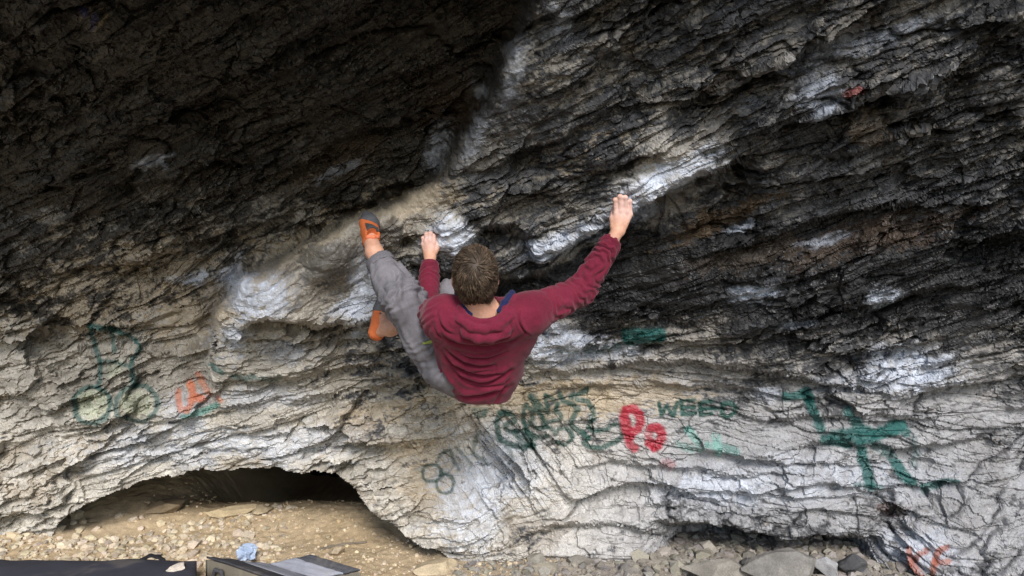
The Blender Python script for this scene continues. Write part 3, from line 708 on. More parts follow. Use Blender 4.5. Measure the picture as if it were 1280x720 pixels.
tag(o, 'loose pale gravel and broken rock lying on the dirt below the wall', 'gravel', kind='stuff')

def boulder(name, px_, py_, w, d, h, seed, col, label, rz=0.0, group=None, z0=None, base_z=None, cat='stone'):
    """a loose stone whose base middle stands at a photo pixel on the ground"""
    zb = 0.0
    for _ in range(6):
        Yd = (CAMZ-zb)/((py_-CY)/F); xw = (px_-CX)/F*Yd
        zb = float(ground_z(xw, Yd)) if base_z is None else base_z
    v, f = stone_shape(seed, 5, 1.0, 18)
    v = v/np.abs(v).max(0)*np.array([w, d, h])/2
    v = v*(1+0.03*fbm3(v[:, 0]/.03+seed, v[:, 1]/.05, v[:, 2]/.02, 3, seed)[:, None])
    v = rotz(v, rz); v[:, 2] -= v[:, 2].min()+0.12*h*(base_z is None)
    nn = fbm3(v[:, 0]/.06, v[:, 1]/.06, v[:, 2]/.03, 4, seed+1)[:, None]
    o = link(name, np_mesh(name, v, f, False, np.array(col)*(1+0.35*nn)), M_gravel)
    o.location = (xw, Yd, zb)
    tag(o, label, cat, group)
    return o
boulder('rock_slab', 284, 645, .36, .20, .075, 41, (.40,.32,.20), 'long flat pale slab lying just inside the cave mouth', .15, 'slabs in the cave mouth')
boulder('rock_slab', 327, 641, .13, .12, .065, 42, (.36,.29,.19), 'small squarish slab beside the long slab in the cave mouth', .1, 'slabs in the cave mouth')
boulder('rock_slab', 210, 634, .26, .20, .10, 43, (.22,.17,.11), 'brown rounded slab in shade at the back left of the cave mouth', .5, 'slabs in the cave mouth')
boulder('boulder', 985, 730, .46, .30, .22, 51, (.20,.19,.175), 'largest flat topped grey boulder under the ledge at the foot of the right wall', -.25, 'boulders at the foot of the wall')
boulder('boulder', 1034, 722, .16, .14, .16, 55, (.30,.30,.31), 'pale grey block touching the right end of the flat topped boulder', .3, 'boulders at the foot of the wall')
boulder('boulder', 895, 724, .40, .20, .13, 52, (.22,.205,.18), 'low grey brown boulder left of the flat topped one', .2, 'boulders at the foot of the wall')
boulder('boulder', 935, 710, .13, .12, .07, 53, (.15,.145,.135), 'small dark angular boulder behind the low grey brown one', .9, 'boulders at the foot of the wall')
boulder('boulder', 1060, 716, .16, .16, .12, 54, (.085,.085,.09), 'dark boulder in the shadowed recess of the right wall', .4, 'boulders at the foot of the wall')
boulder('boulder', 545, 712, .24, .18, .07, 56, (.42,.345,.235), 'sandy half buried boulder below the white rock pillar', .1, 'boulders at the foot of the wall')
boulder('boulder', 420, 694, .12, .10, .06, 57, (.42,.34,.24), 'sandy stone next to the corner of the grey crash pad', .7, 'boulders at the foot of the wall')
# ------------------------------------------------------------------ organic surfaces: smooth unions of tapered capsules, meshed with surface nets
class Prim:
    def dist(self, p): raise NotImplementedError
class Cone(Prim):
    """tapered capsule a->b; flat = (axis, factor) makes the section thinner along that axis"""
    def __init__(s, a, b, ra, rb, k=0.02, flat=None, cut=False):
        s.a = np.array(a, f32); s.b = np.array(b, f32); s.ra, s.rb, s.k, s.cut = ra, rb, k, cut; s.flat = None
        if flat:
            n = np.array(flat[0], f32); s.flat = (n/np.linalg.norm(n), f32(flat[1]))
        r = max(ra, rb)+0.09
        s.lo = np.minimum(s.a, s.b)-r; s.hi = np.maximum(s.a, s.b)+r
    def dist(s, p):
        ab = s.b-s.a; t = np.clip((p-s.a)@ab/max(float(ab@ab), 1e-9), 0, 1)
        q = p-s.a-t[:, None]*ab
        if s.flat is not None:
            n, fct = s.flat; q = q+n*((q@n)*(fct-1))[:, None]
            d = np.sqrt((q*q).sum(1))-(s.ra+(s.rb-s.ra)*t)
            return d/np.where(d > 0, fct**0.5, 1)
        return np.sqrt((q*q).sum(1))-(s.ra+(s.rb-s.ra)*t)
class Ell(Prim):
    def __init__(s, c, axes, radii, k=0.02, cut=False):
        s.c = np.array(c, f32); s.A = np.array(axes, f32); s.r = np.array(radii, f32); s.k, s.cut = k, cut
        r = max(radii)+0.09; s.lo = s.c-r; s.hi = s.c+r
    def dist(s, p):
        l = (p-s.c)@s.A.T
        k0 = np.linalg.norm(l/s.r, axis=1); k1 = np.linalg.norm(l/(s.r*s.r), axis=1)
        return np.where(k1 > 1e-6, k0*(k0-1)/np.maximum(k1, 1e-6), -min(s.r))
class Half(Prim):
    """keeps the side n·p < n·c (used as a cut)"""
    def __init__(s, c, n, k=0.004):
        s.c = np.array(c, f32); n = np.array(n, f32); s.n = n/np.linalg.norm(n); s.k = k; s.cut = 'keep'; s.lo = s.hi = None
    def dist(s, p): return (p-s.c)@s.n

def field(prims, p):
    d = np.full(len(p), 0.09, f32)
    for pr in prims:
        if pr.cut == 'keep':
            e = pr.dist(p); d = np.maximum(d, e); continue
        m = np.all((p > pr.lo) & (p < pr.hi), axis=1)
        if not m.any(): continue
        e = pr.dist(p[m]).astype(f32); o = d[m]; k = pr.k
        if pr.cut:
            e = -e; h = np.clip(0.5-0.5*(e-o)/k*-1, 0, 1)
            hh = np.clip(0.5+0.5*(e-o)/k, 0, 1); d[m] = o*(1-hh)+e*hh+k*hh*(1-hh)
        else:
            h = np.clip(0.5+0.5*(o-e)/k, 0, 1); d[m] = o*(1-h)+e*h-k*h*(1-h)
    return d

def surface(prims, h, n=12):
    """returns vertices and quads of the zero level"""
    pos_ = [p for p in prims if p.cut is False]
    lo = np.min([p.lo for p in pos_], 0)+0.05; hi = np.max([p.hi for p in pos_], 0)-0.05
    B = h*n
    nb = np.ceil((hi-lo)/B).astype(int)
    g = np.stack(np.meshgrid(*[np.arange(k) for k in nb], indexing='ij'), -1).reshape(-1, 3)
    c = (lo+(g+0.5)*B).astype(f32)
    act = np.abs(field(prims, c)) < B*1.05
    g = g[act]
    ax = np.arange(n+1)
    loc = np.stack(np.meshgrid(ax, ax, ax, indexing='ij'), -1).reshape(-1, 3)
    idx_all = []; pos_all = []; fq = []
    dims = nb*n+2
    def cid(i): return (i[..., 0]*dims[1]+i[..., 1])*dims[2]+i[..., 2]
    for s in range(0, len(g), 300):
        gb = g[s:s+300]
        pts = (lo+(gb[:, None]*n+loc[None])*h).astype(f32)
        d = field(prims, pts.reshape(-1, 3)).reshape(len(gb), n+1, n+1, n+1)
        sg = d < 0
        num = np.zeros((len(gb), n, n, n, 3), f32); cnt = np.zeros((len(gb), n, n, n), f32)
        for axn in range(3):
            for u in (0, 1):
                for v in (0, 1):
                    sl0 = [slice(None)]+[None]*3; sl1 = [slice(None)]+[None]*3
                    oth = [k for k in range(3) if k != axn]
                    for k, w in zip(oth, (u, v)):
                        sl0[k+1] = slice(w, n+w); sl1[k+1] = slice(w, n+w)
                    sl0[axn+1] = slice(0, n); sl1[axn+1] = slice(1, n+1)
                    d0 = d[tuple(sl0)]; d1 = d[tuple(sl1)]
                    x = (d0 < 0) != (d1 < 0)
                    t = np.where(x, d0/np.where(x, d0-d1, 1), 0)
                    off = [0, 0, 0]; off[oth[0]] = u; off[oth[1]] = v
                    for k in range(3):
                        num[..., k] += np.where(x, (t if k == axn else off[k]), 0)
                    cnt += x
        has = cnt > 0
        bi, i, j, k = np.nonzero(has)
        gi = gb[bi]*n+np.stack([i, j, k], 1)
        pos_all.append(lo+(gi+num[has]/cnt[has][:, None])*h); idx_all.append(cid(gi))
        for axn in range(3):
            sl1 = [slice(None)]+[slice(0, n)]*3; sl1[axn+1] = slice(1, n+1)
            a0 = sg[:, :n, :n, :n]; a1 = sg[tuple(sl1)]
            bi, i, j, k = np.nonzero(a0 != a1)
            gi = gb[bi]*n+np.stack([i, j, k], 1)
            u, v = [(1, 2), (2, 0), (0, 1)][axn]
            eu = np.zeros(3, int); eu[u] = 1; ev = np.zeros(3, int); ev[v] = 1
            qd = np.stack([cid(gi-eu-ev), cid(gi-ev), cid(gi), cid(gi-eu)], 1)
            flip = ~a0[bi, i, j, k]
            qd[flip] = qd[flip][:, ::-1]
            fq.append(qd)
    ids = np.concatenate(idx_all); vv = np.concatenate(pos_all); q_ = np.concatenate(fq)
    o = np.argsort(ids); ids = ids[o]; vv = vv[o]
    loc_ = np.searchsorted(ids, q_); loc_ = np.clip(loc_, 0, len(ids)-1)
    ok = (ids[loc_] == q_).all(1)
    return vv.astype(f32), loc_[ok]

def vnormals(v, f):
    n = np.zeros_like(v)
    fn = np.cross(v[f[:, 2]]-v[f[:, 0]], v[f[:, 3 if f.shape[1] == 4 else 1]]-v[f[:, 1 if f.shape[1] == 4 else 0]])
    for k in range(f.shape[1]): np.add.at(n, f[:, k], fn)
    return n/(np.linalg.norm(n, axis=1, keepdims=True)+1e-12)

def relax(v, f, it=2):
    for _ in range(it):
        s = np.zeros_like(v); c = np.zeros(len(v), f32)
        for k in range(4):
            s_ = v[f[:, (k+1) % 4]]; np.add.at(s, f[:, k], s_); np.add.at(c, f[:, k], 1)
        m = c > 0; v = v.copy(); v[m] = 0.5*v[m]+0.5*s[m]/c[m][:, None]
    return v

def lerp(a, b, t): return np.array(a)*(1-t)+np.array(b)*t

# ------------------------------------------------------------------ the climber's joints (photo pixel, distance)
yHR = wall_y(779, 252); yHL = wall_y(538, 292); yFL = min(wall_y(458, 270), wall_y(458, 282)+.02, wall_y(470, 275)); yFR = min(wall_y(x, y) for x, y in ((480, 385), (478, 375), (472, 384), (474, 394), (486, 378)))
neck = P(604, 397, 2.50); head = P(594, 346, 2.455)
shL = P(553, 396, 2.53); shR = P(662, 393, 2.53)
elL = P(532, 391, min(2.77, yHL-0.10)); wrL = P(538, 322, yHL-0.055)
elR = P(727, 363, 2.66); wrR = P(771, 291, yHR-0.05)
pelv = P(592, 468, 2.80)
hipL = P(566, 458, 2.80); hipR = P(614, 470, 2.81)
knL = P(503, 374, 2.70); anL = P(468, 315, yFL-0.15)
knR = P(565, 372, 2.97); anR = P(488, 410, yFR-0.17)
toeL = P(459, 271, yFL-0.035); heelL = P(463, 303, yFL-0.085)
toeR = P(478, 374, yFR-0.04); heelR = P(469, 416, yFR-0.10)
hup = np.array([0.03, -0.62, 0.78]); hup /= np.linalg.norm(hup)          # crown axis, tilted back toward us
hrt = np.array([1.0, 0.06, 0.05]); hrt -= hup*(hrt@hup); hrt /= np.linalg.norm(hrt)
hfw = np.cross(hup, hrt)                                                # where the face looks: at the rock and up
HA = np.stack([hrt, hfw, hup])
def hd(r, f, u): return head+hrt*r+hfw*f+hup*u

def hand_prims(wr, mcp, pip, dip, tip, thumb, pw):
    out = []
    for k in range(4):
        out.append(Cone(lerp(wr, mcp[k], 0.12)+(np.array(mcp[k])-mcp[1])*0.30, mcp[k], 0.0155, 0.0115, 0.012))
    for k in range(4):
        s = (0.95, 1.0, 0.97, 0.86)[k]
        out.append(Cone(mcp[k], pip[k], 0.0108*s, 0.0098*s, 0.004))
        out.append(Cone(pip[k], dip[k], 0.0097*s, 0.0088*s, 0.003))
        out.append(Cone(dip[k], tip[k], 0.0086*s, 0.0074*s, 0.003))
        out.append(Ell(pip[k], np.eye(3), (0.0112*s,)*3, 0.004))
        out.append(Ell(mcp[k]+np.array([0, -0.003, 0]), np.eye(3), (0.0118*s,)*3, 0.006))
    for k in range(len(thumb)-1):
        out.append(Cone(thumb[k], thumb[k+1], 0.0135-0.0016*k, 0.0118-0.0016*k, 0.006))
    return out
def PP(lst, y): return [P(a, b, y+c) for a, b, c in lst]
hR = hand_prims(wrR, PP([(770,266,-.044),(776,263.5,-.050),(782,264.5,-.048),(787.5,268,-.040)], yHR), PP([(769,250,-.062),(775,246,-.070),(781.5,247,-.068),(787.5,251.5,-.056)], yHR),
                PP([(769.5,249.5,-.028),(775.4,245.5,-.034),(781.6,246.5,-.032),(787.3,251,-.024)], yHR), PP([(770,255,-.006),(775.8,252,-.006),(781.8,252.5,-.006),(787,256,-.004)], yHR),
                PP([(766.5,284,-.045),(765.5,273,-.036),(767,263,-.018),(770,257,-.008)], yHR), 1)
hL = hand_prims(wrL, PP([(542,303,-.048),(537.5,300.5,-.052),(533,302,-.050),(529.5,305.5,-.042)], yHL), PP([(542.5,295,-.044),(538,292,-.050),(533,293,-.048),(529,297.5,-.040)], yHL),
                PP([(542.5,294,-.018),(538,291,-.020),(533.2,292,-.020),(529.6,296.5,-.016)], yHL), PP([(542,297.5,.0),(538,295,.0),(533.6,295.5,.0),(530,299,.0)], yHL),
                PP([(543.5,315,-.048),(548,307,-.042),(548.5,298,-.030),(545.5,292.5,-.018)], yHL), 1)
xax = np.array([1., 0, 0])
tors = (pelv-neck); tors /= np.linalg.norm(tors)
bkn = np.cross(tors, xax); bkn /= np.linalg.norm(bkn)          # out of the back or the chest
if bkn[1] > 0: bkn = -bkn                                        # toward the camera = back side
chest = lerp(neck, pelv, 0.38)-bkn*0.03
body = [
    Ell(hd(0, -.008, .030), HA, (.075, .094, .088), .03), Ell(hd(0, .030, -.045), HA, (.058, .066, .070), .03), Ell(hd(0, .062, -.085), HA, (.030, .028, .024), .03),
    Cone(hd(0, .088, .008), hd(0, .112, -.030), .009, .013, .012), Ell(hd(0, .085, .030), HA, (.050, .014, .010), .012), Ell(hd(0, .093, -.062), HA, (.024, .010, .005), .006), Ell(hd(0, .092, -.073), HA, (.022, .010, .006), .006),
    Ell(hd(.031, .088, .008), HA, (.012, .010, .009), .004), Ell(hd(-.031, .088, .008), HA, (.012, .010, .009), .004),
    Ell(hd(.079, -.004, -.012), HA, (.011, .020, .032), .006), Ell(hd(-.079, -.004, -.012), HA, (.011, .020, .032), .006),
    Ell(hd(.083, .000, -.008), HA, (.007, .010, .018), .004, cut=True), Ell(hd(-.083, .000, -.008), HA, (.007, .010, .018), .004, cut=True),
    Cone(hd(0, -.030, -.050), neck-bkn*0.02+tors*0.02, .056, .060, .03),
    Cone(neck-bkn*0.04+tors*.04, lerp(shL, shR, .18), .060, .055, .04), Cone(neck-bkn*0.04+tors*.04, lerp(shL, shR, .82), .060, .055, .04),
    Ell(chest, np.stack([xax, bkn, tors]), (.145, .090, .17), .05), Ell(pelv, np.stack([xax, bkn, tors]), (.14, .09, .12), .05), Cone(chest, pelv, .10, .10, .04),
    Cone(shL, elL, .040, .030, .03), Cone(elL, lerp(elL, wrL, .35), .031, .034, .02), Cone(lerp(elL, wrL, .35), wrL, .034, .025, .02),
    Cone(shR, elR, .040, .028, .03), Cone(elR, lerp(elR, wrR, .35), .029, .032, .02), Cone(lerp(elR, wrR, .35), wrR, .032, .025, .02),
    Cone(hipL, knL, .078, .050, .03), Cone(knL, lerp(knL, anL, .35), .048, .052, .03), Cone(lerp(knL, anL, .35), anL, .051, .034, .02),
    Cone(hipR, knR, .078, .050, .03), Cone(knR, lerp(knR, anR, .35), .048, .052, .03), Cone(lerp(knR, anR, .35), anR, .051, .034, .02),
    Cone(anL, heelL, .033, .024, .02), Cone(heelL, toeL, .027, .022, .02), Cone(anL, lerp(heelL, toeL, .6), .030, .026, .02),
    Cone(anR, heelR, .034, .024, .02), Cone(heelR, toeR, .028, .022, .02), Cone(anR, lerp(heelR, toeR, .6), .033, .028, .02),
]+hR+hL
v, f = surface(body, 0.0034)
v = relax(v, f, 1)
M_skin = mat_attr('skin', rough=0.55, spec=0.35, bump=0.12, bscale=420, noise=0.10, nscale=90)
sk = M_skin.node_tree.nodes['Principled BSDF']
sk.inputs['Subsurface Weight'].default_value = 0.15; sk.inputs['Subsurface Radius'].default_value = (0.010, 0.004, 0.002); sk.inputs['Subsurface Scale'].default_value = 0.5
hand_m = np.maximum(sstep(.10, .03, np.linalg.norm(v-P(779, 256, yHR-.03), axis=1)), sstep(.09, .02, np.linalg.norm(v-P(537, 297, yHL-.03), axis=1)))[:, None]
sn_ = (0.5+0.5*fbm3(v[:, 0]/.02, v[:, 1]/.02, v[:, 2]/.02, 3, 301))[:, None]
skin = mix(rgb(.50,.27,.185), rgb(.56,.32,.23), sn_)
skin = mix(skin, mix(rgb(.56,.34,.29), rgb(.66,.47,.43), sn_), hand_m)        # chalked hands
person = link('person', np_mesh('person', v, f, True, skin), M_skin)
tag(person, 'climber in a maroon hoodie hanging from the rock with one foot up on the wall', 'person')

# ------------------------------------------------------------------ hoodie
def smin_fold(v, c, ax, wl, amp, seed, bend=0.6):
    """cloth folds: ridges across axis ax around point c"""
    t = (v-c)@ax
    n = fbm3(v[:, 0]/.09, v[:, 1]/.09, v[:, 2]/.09, 3, seed)
    r = np.sin((t/wl+bend*n*1.6)*6.283)
    return amp*(np.sign(r)*np.abs(r)**0.8)*(0.35+0.65*sstep(-.3, .4, vn3(v[:, 0]/.11+9, v[:, 1]/.11, v[:, 2]/.11, seed+1)))
nb_ = neck+tors*0.035
T = lambda t, x=0, o=0: lerp(neck, pelv, t)+xax*x+bkn*o
hemP = P(611, 496, 2.79)
def shell_cone(a, b, ra, rb, k=.03, flat=None): return Cone(a, b, ra, rb, k, flat)
cufL = lerp(elL, wrL, .80); cufR = lerp(elR, wrR, .78)
hoodie_p = [
    Cone(P(562, 399, 2.54), P(575, 462, 2.74), .088, .080, .05), Cone(P(652, 398, 2.54), P(626, 462, 2.74), .088, .080, .05),
    Cone(P(605, 402, 2.55), P(604, 470, 2.76), .105, .098, .05),
    Cone(P(575, 462, 2.74), P(590, 487, 2.80), .080, .076, .05), Cone(P(626, 462, 2.74), P(623, 491, 2.80), .080, .056, .05), Cone(P(604, 470, 2.76), P(610, 494, 2.80), .096, .072, .04),
    Cone(P(588, 402, 2.50), shL, .075, .074, .04), Cone(P(620, 402, 2.50), shR, .075, .076, .04),
    Cone(shL, elL, .072, .058, .03), Cone(elL, cufL, .056, .042, .025),
    Cone(shR, elR, .074, .056, .03), Cone(elR, cufR, .055, .044, .025),
    Ell(hd(0, -.02, -.02), HA, (.086, .085, .10), .012, cut=True), Ell(neck-tors*.035+bkn*.01, np.stack([xax, bkn, tors]), (.078, .08, .055), .015, cut=True),
    Half(P(605, 504, 2.74), np.array([-.02, .30, -1.0])),
]
wR_ = (wrR-elR)/np.linalg.norm(wrR-elR); wL_ = (wrL-elL)/np.linalg.norm(wrL-elL); uR_ = (elR-shR)/np.linalg.norm(elR-shR); uL_ = (elL-shL)/np.linalg.norm(elL-shL)
v, f = surface(hoodie_p, 0.0045)
# square the cuffs
FOLDS = [([(550.9, 409.2), (558.3, 421.8), (577.7, 432.1), (608.8, 434.8), (636.1, 428.6), (655.5, 416.9)], 0.0065, 4.0),
         ([(556.4, 435.4), (577.7, 452.3), (601.1, 457.7), (618.6, 456.8)], 0.0085, 3.4),
         ([(552.5, 438.3), (570.0, 457.7), (591.4, 467.9), (616.6, 467.1), (636.1, 462.6)], 0.009, 3.6),
         ([(564.1, 457.7), (583.6, 474.8), (605.0, 478.2), (624.4, 471.4), (639.9, 461.6)], 0.009, 3.8),
         ([(573.9, 471.4), (593.3, 482.0), (616.6, 481.1), (636.1, 475.2)], 0.005, 3.0),
         ([(571.9, 493.7), (591.4, 496.2), (614.7, 490.8), (638.0, 481.1)], 0.008, 4.2),
         ([(547.6, 444.1), (554.4, 467.5), (568.0, 488.8)], 0.007, 3.6),
         ([(576.8, 444.1), (593.3, 448.4), (614.7, 447.1), (634.1, 439.3)], 0.005, 3.0),
         ([(636.1, 391.7), (637.0, 401.4), (634.1, 411.1)], 0.006, 3.0),
         ([(648.7, 391.7), (649.7, 405.3), (661.3, 418.9)], 0.006, 2.6),
         ([(539.8, 391.7), (541.8, 409.2), (556.4, 426.6)], 0.006, 3.0),
         ([(546.6, 387.8), (552.5, 407.2), (566.1, 418.9)], 0.005, 3.0),
         ([(616.6, 504.4), (626.3, 488.8), (636.1, 471.4)], 0.004, 4.0),
         ([(585.5, 463.6), (601.1, 462.6), (620.5, 461.6)], 0.004, 2.4)]
def fold_hoodie(v):
    vn = vnormals(v, f)
    dR = np.clip((v-shR)@uR_/0.25, 0, 2); dl = np.clip((v-shL)@uL_/.22, 0, 2)
    armR = sstep(.02, .10, (v-shR)@np.array([.9, .1, .4])); armL = sstep(.0, .06, -(v[:, 0]-shL[0])+0.015+0.5*np.clip(v[:, 2]-shL[2]-.03, 0, 1))
    armL = np.clip(armL, 0, 1); tr = (1-armR)*(1-armL)
    # drape folds: valleys slung between the shoulders and gathering toward the lower left hip
    ux = CX+F*v[:, 0]/v[:, 1]; uy = CY-F*(v[:, 2]-CAMZ)/v[:, 1]
    jit = 2.2*fbm3(v[:, 0]/.05, v[:, 1]/.05, v[:, 2]/.05, 2, 312)
    d = np.zeros(len(v), f32)
    for pts, amp, wid in FOLDS:
        p = np.array(pts, float)
        n_ = 24; tt = np.linspace(0, 1, len(p)); ti = np.linspace(0, 1, n_)
        # rounded polyline
        cx_f = np.polyfit(tt, p[:, 0], min(3, len(p)-1)); cy_f = np.polyfit(tt, p[:, 1], min(3, len(p)-1))
        q_ = np.stack([np.polyval(cx_f, ti), np.polyval(cy_f, ti)], 1)
        best_ = np.full(len(v), 99.0, f32); sgn = np.zeros(len(v), f32); tb = np.zeros(len(v), f32)
        for k in range(n_-1):
            a_ = q_[k]; ab = q_[k+1]-a_
            t_ = np.clip(((ux-a_[0])*ab[0]+(uy-a_[1])*ab[1])/(ab@ab), 0, 1)
            ex = ux-a_[0]-t_*ab[0]; ey = uy-a_[1]-t_*ab[1]
            e = np.hypot(ex, ey); m_ = e < best_
            sgn = np.where(m_, (ex*-ab[1]+ey*ab[0])/(np.hypot(*ab)), sgn); best_ = np.where(m_, e, best_); tb = np.where(m_, (k+t_)/(n_-1), tb)
        x_ = np.sign(sgn)*best_+jit*.5
        env = np.sin(np.pi*np.clip(tb, .03, .97))**0.6*(best_ < 40)
        d += env*amp*1.85*(-1.0*np.exp(-(x_/(wid*.45))**2)+.85*np.exp(-((x_+wid*1.15)/(wid*.80))**2)+.35*np.exp(-((x_-wid*1.1)/(wid*.8))**2))
    ok_ = tr*(vn[:, 1] < .35)
    d = d*ok_+0.006*tr*fbm3(v[:, 0]/.09, v[:, 1]/.09, v[:, 2]/.06, 3, 313)
    # armhole seams and sleeve creases
    d += armR*(1-armL)*smin_fold(v, shR, uR_*0.75+np.array([.35, 0, .55]), .050, .0048, 315, 1.3)
    d += armL*smin_fold(v, elL, wL_, .034, .0036, 317, 1.0)
    d += 0.006*fbm3(v[:, 0]/.10, v[:, 1]/.10, v[:, 2]/.10, 3, 319)
    return v+vn*d[:, None]
v = relax(v, f, 1); v = fold_hoodie(v)
M_hood = mat_attr('maroon_cotton', rough=0.92, spec=0.12, bump=0.15, bscale=500, noise=0.14, nscale=160)
M_hood.node_tree.nodes['Principled BSDF'].inputs['Sheen Weight'].default_value = 0.12
cl = fbm3(v[:, 0]/.08, v[:, 1]/.08, v[:, 2]/.08, 4, 320)[:, None]
hc = mix(rgb(.108,.0105,.025), rgb(.150,.0155,.036), np.clip(.5+.7*cl, 0, 1))
dust = sstep(.05, .01, np.linalg.norm((v-P(640, 428, 2.50))*np.array([1, .4, 1.6]), axis=1))*sstep(-.5, .3, cl[:, 0])
hc = mix(hc, rgb(.20,.075,.14), 0.45*dust[:, None])
hoodie = link('hoodie', np_mesh('hoodie', v, f, True, hc), M_hood, person)
def cloth(name, prims, col, parent, h=.004, amp=.003, wl=.03, seed=1, ax=(0, 0, 1), mat=None, label=None, rel=1):
    v, f = surface(prims, h)
    v = relax(v, f, rel)
    v = v+vnormals(v, f)*(smin_fold(v, v.mean(0), np.array(ax, f32), wl, amp, seed, .7)+0.003*fbm3(v[:, 0]/.05, v[:, 1]/.05, v[:, 2]/.05, 3, seed+5))[:, None]
    c = np.array(col, f32)*(1+0.22*fbm3(v[:, 0]/.05, v[:, 1]/.05, v[:, 2]/.05, 4, seed+6))[:, None]
    o = link(name, np_mesh(name, v, f, True, c), mat or M_hood, parent)
    if label: o['label'] = label
    return o
def chain(pts, r0, r1, k=.012, flat=None):
    n = len(pts)-1
    return [Cone(pts[i], pts[i+1], r0+(r1-r0)*i/n, r0+(r1-r0)*(i+1)/n, k, flat) for i in range(n)]
# the hood hangs in slack rolls behind the neck
yb = 2.455
roll1 = [P(572, 373, 2.50), P(575, 385, 2.455), P(584, 396, 2.43), P(597, 402, 2.42), P(612, 402, 2.42), P(626, 396, 2.43), P(638, 384, 2.455), P(644, 371, 2.50)]
roll2 = [P(569, 384, 2.485), P(576, 399, 2.435), P(589, 409, 2.415), P(606, 412, 2.41), P(624, 407, 2.415), P(639, 396, 2.435), P(648, 381, 2.485)]
roll3 = [P(574, 402, 2.47), P(583, 416, 2.435), P(598, 423, 2.425), P(614, 423, 2.425), P(632, 415, 2.435), P(645, 400, 2.47)]
hood_prims = chain(roll1, .011, .012, .006)+chain(roll2, .017, .017, .007)+chain(roll3, .018, .018, .010)
hood = cloth('hood', hood_prims, (.130, .013, .031), hoodie, .0035, .0020, .030, 331, tors)
cloth('hood_lining', [Cone(P(572, 366, 2.515), P(581, 386, 2.465), .013, .014, .01), Cone(P(581, 386, 2.465), P(589, 393, 2.45), .014, .008, .01)], (.012, .016, .060), hoodie, .0035, .001, .02, 335)
cloth('hood_lining', [Cone(P(640, 367, 2.515), P(631, 379, 2.47), .014, .015, .01), Cone(P(631, 379, 2.47), P(623, 389, 2.45), .014, .008, .01)], (.012, .016, .060), hoodie, .0035, .001, .02, 336)
def cuff(name, a, b, r, parent):
    d = (b-a)/np.linalg.norm(b-a)
    return cloth(name, [Cone(a, b, r, r*.95, .01), Half(b-d*.004, d), Half(a, -d)], (.115, .011, .027), parent, .0035, .0012, .012, 341, d)
cuff('cuff', cufL-wL_*.020, cufL+wL_*.030, .0405, hoodie); cuff('cuff', cufR-wR_*.020, cufR+wR_*.034, .0425, hoodie)

# ------------------------------------------------------------------ trousers
hemL = lerp(knL, anL, .68); hemR = lerp(knR, anR, .74)
dL = (anL-knL)/np.linalg.norm(anL-knL); dR_ = (anR-knR)/np.linalg.norm(anR-knR)
tr_p = [Ell(pelv+np.array([0, .015, .0]), np.stack([xax, bkn, tors]), (.155, .105, .12), .05), Ell(P(558, 462, 2.765), np.eye(3), (.100, .10, .085), .05),
        Cone(P(574, 460, 2.80), lerp(hipL, knL, .45), .112, .106, .05), Cone(lerp(hipL, knL, .45), knL, .106, .080, .04), Cone(knL, lerp(knL, anL, .4), .078, .072, .04), Cone(lerp(knL, anL, .4), hemL, .072, .058, .03),
        Cone(hipR, knR, .105, .076, .05), Cone(knR, lerp(knR, anR, .4), .076, .070, .04), Cone(lerp(knR, anR, .4), hemR, .070, .058, .03)]
v, f = surface(tr_p, .0045)
cutm = ((v-hemL)@dL > 0.030) & (np.linalg.norm(v-hemL, axis=1) < .12) | ((v-hemR)@dR_ > 0.030) & (np.linalg.norm(v-hemR, axis=1) < .12)
f = f[~cutm[f].any(1)]
v = relax(v, f, 1); vn = vnormals(v, f)
tL = (v-hipL)@((knL-hipL)/np.linalg.norm(knL-hipL))
legax = (anL-hipL)/np.linalg.norm(anL-hipL); side = np.cross(legax, np.array([0, 1., 0])); side /= np.linalg.norm(side)
n1 = fbm3(v[:, 0]/.12, v[:, 1]/.12, v[:, 2]/.12, 3, 351)
lon = np.sin(((v-hipL)@side/.055+0.35*(v-hipL)@legax/.055+1.1*n1)*6.283)
kn = np.exp(-((v-knL)@dL/.06)**2)*np.exp(-(np.linalg.norm(v-knL, axis=1)/.16)**2)
cross = np.sin(((v-knL)@dL/.034+0.8*fbm3(v[:, 0]/.06, v[:, 1]/.06, v[:, 2]/.06, 3, 352))*6.283)
hp = sstep(.20, .03, np.linalg.norm(v-P(552, 440, 2.70), axis=1))
rad = np.sin((((v-P(570, 430, 2.7))@np.array([.55, 0, -.83]))/.034+1.6*n1)*6.283)
d = .0062*lon*(.3+.7*sstep(-.4, .4, vn3(v[:, 0]/.14, v[:, 1]/.14, v[:, 2]/.14, 353)))*(1-hp*.6)+.0085*kn*cross+.0036*hp*rad+.007*n1+.003*smin_fold(v, anL, dL, .028, 1.0, 354, .8)*np.exp(-(np.linalg.norm(v-hemL, axis=1)/.10)**2)
v = v+vn*d[:, None]
tn = fbm3(v[:, 0]/.06, v[:, 1]/.06, v[:, 2]/.06, 4, 355)[:, None]
M_trs = mat_attr('grey_cotton', rough=0.9, spec=0.12, bump=0.18, bscale=520, noise=0.12, nscale=170)
tc_ = mix(rgb(.118,.114,.130), rgb(.185,.178,.196), np.clip(.5+.8*tn, 0, 1))
trousers = link('trousers', np_mesh('trousers', v, f, True, tc_), M_trs, person)
def hemring(c, d, r, parent):
    return cloth('hem', [Cone(c-d*.014, c+d*.016, r, r*.97, .01), Half(c+d*.018, d), Half(c-d*.018, -d)], (.13, .126, .143), parent, .0035, .0015, .013, 361, d, M_trs)
hemring(hemL+dL*.020, dL, .0615, trousers); hemring(hemR+dR_*.020, dR_, .0615, trousers)
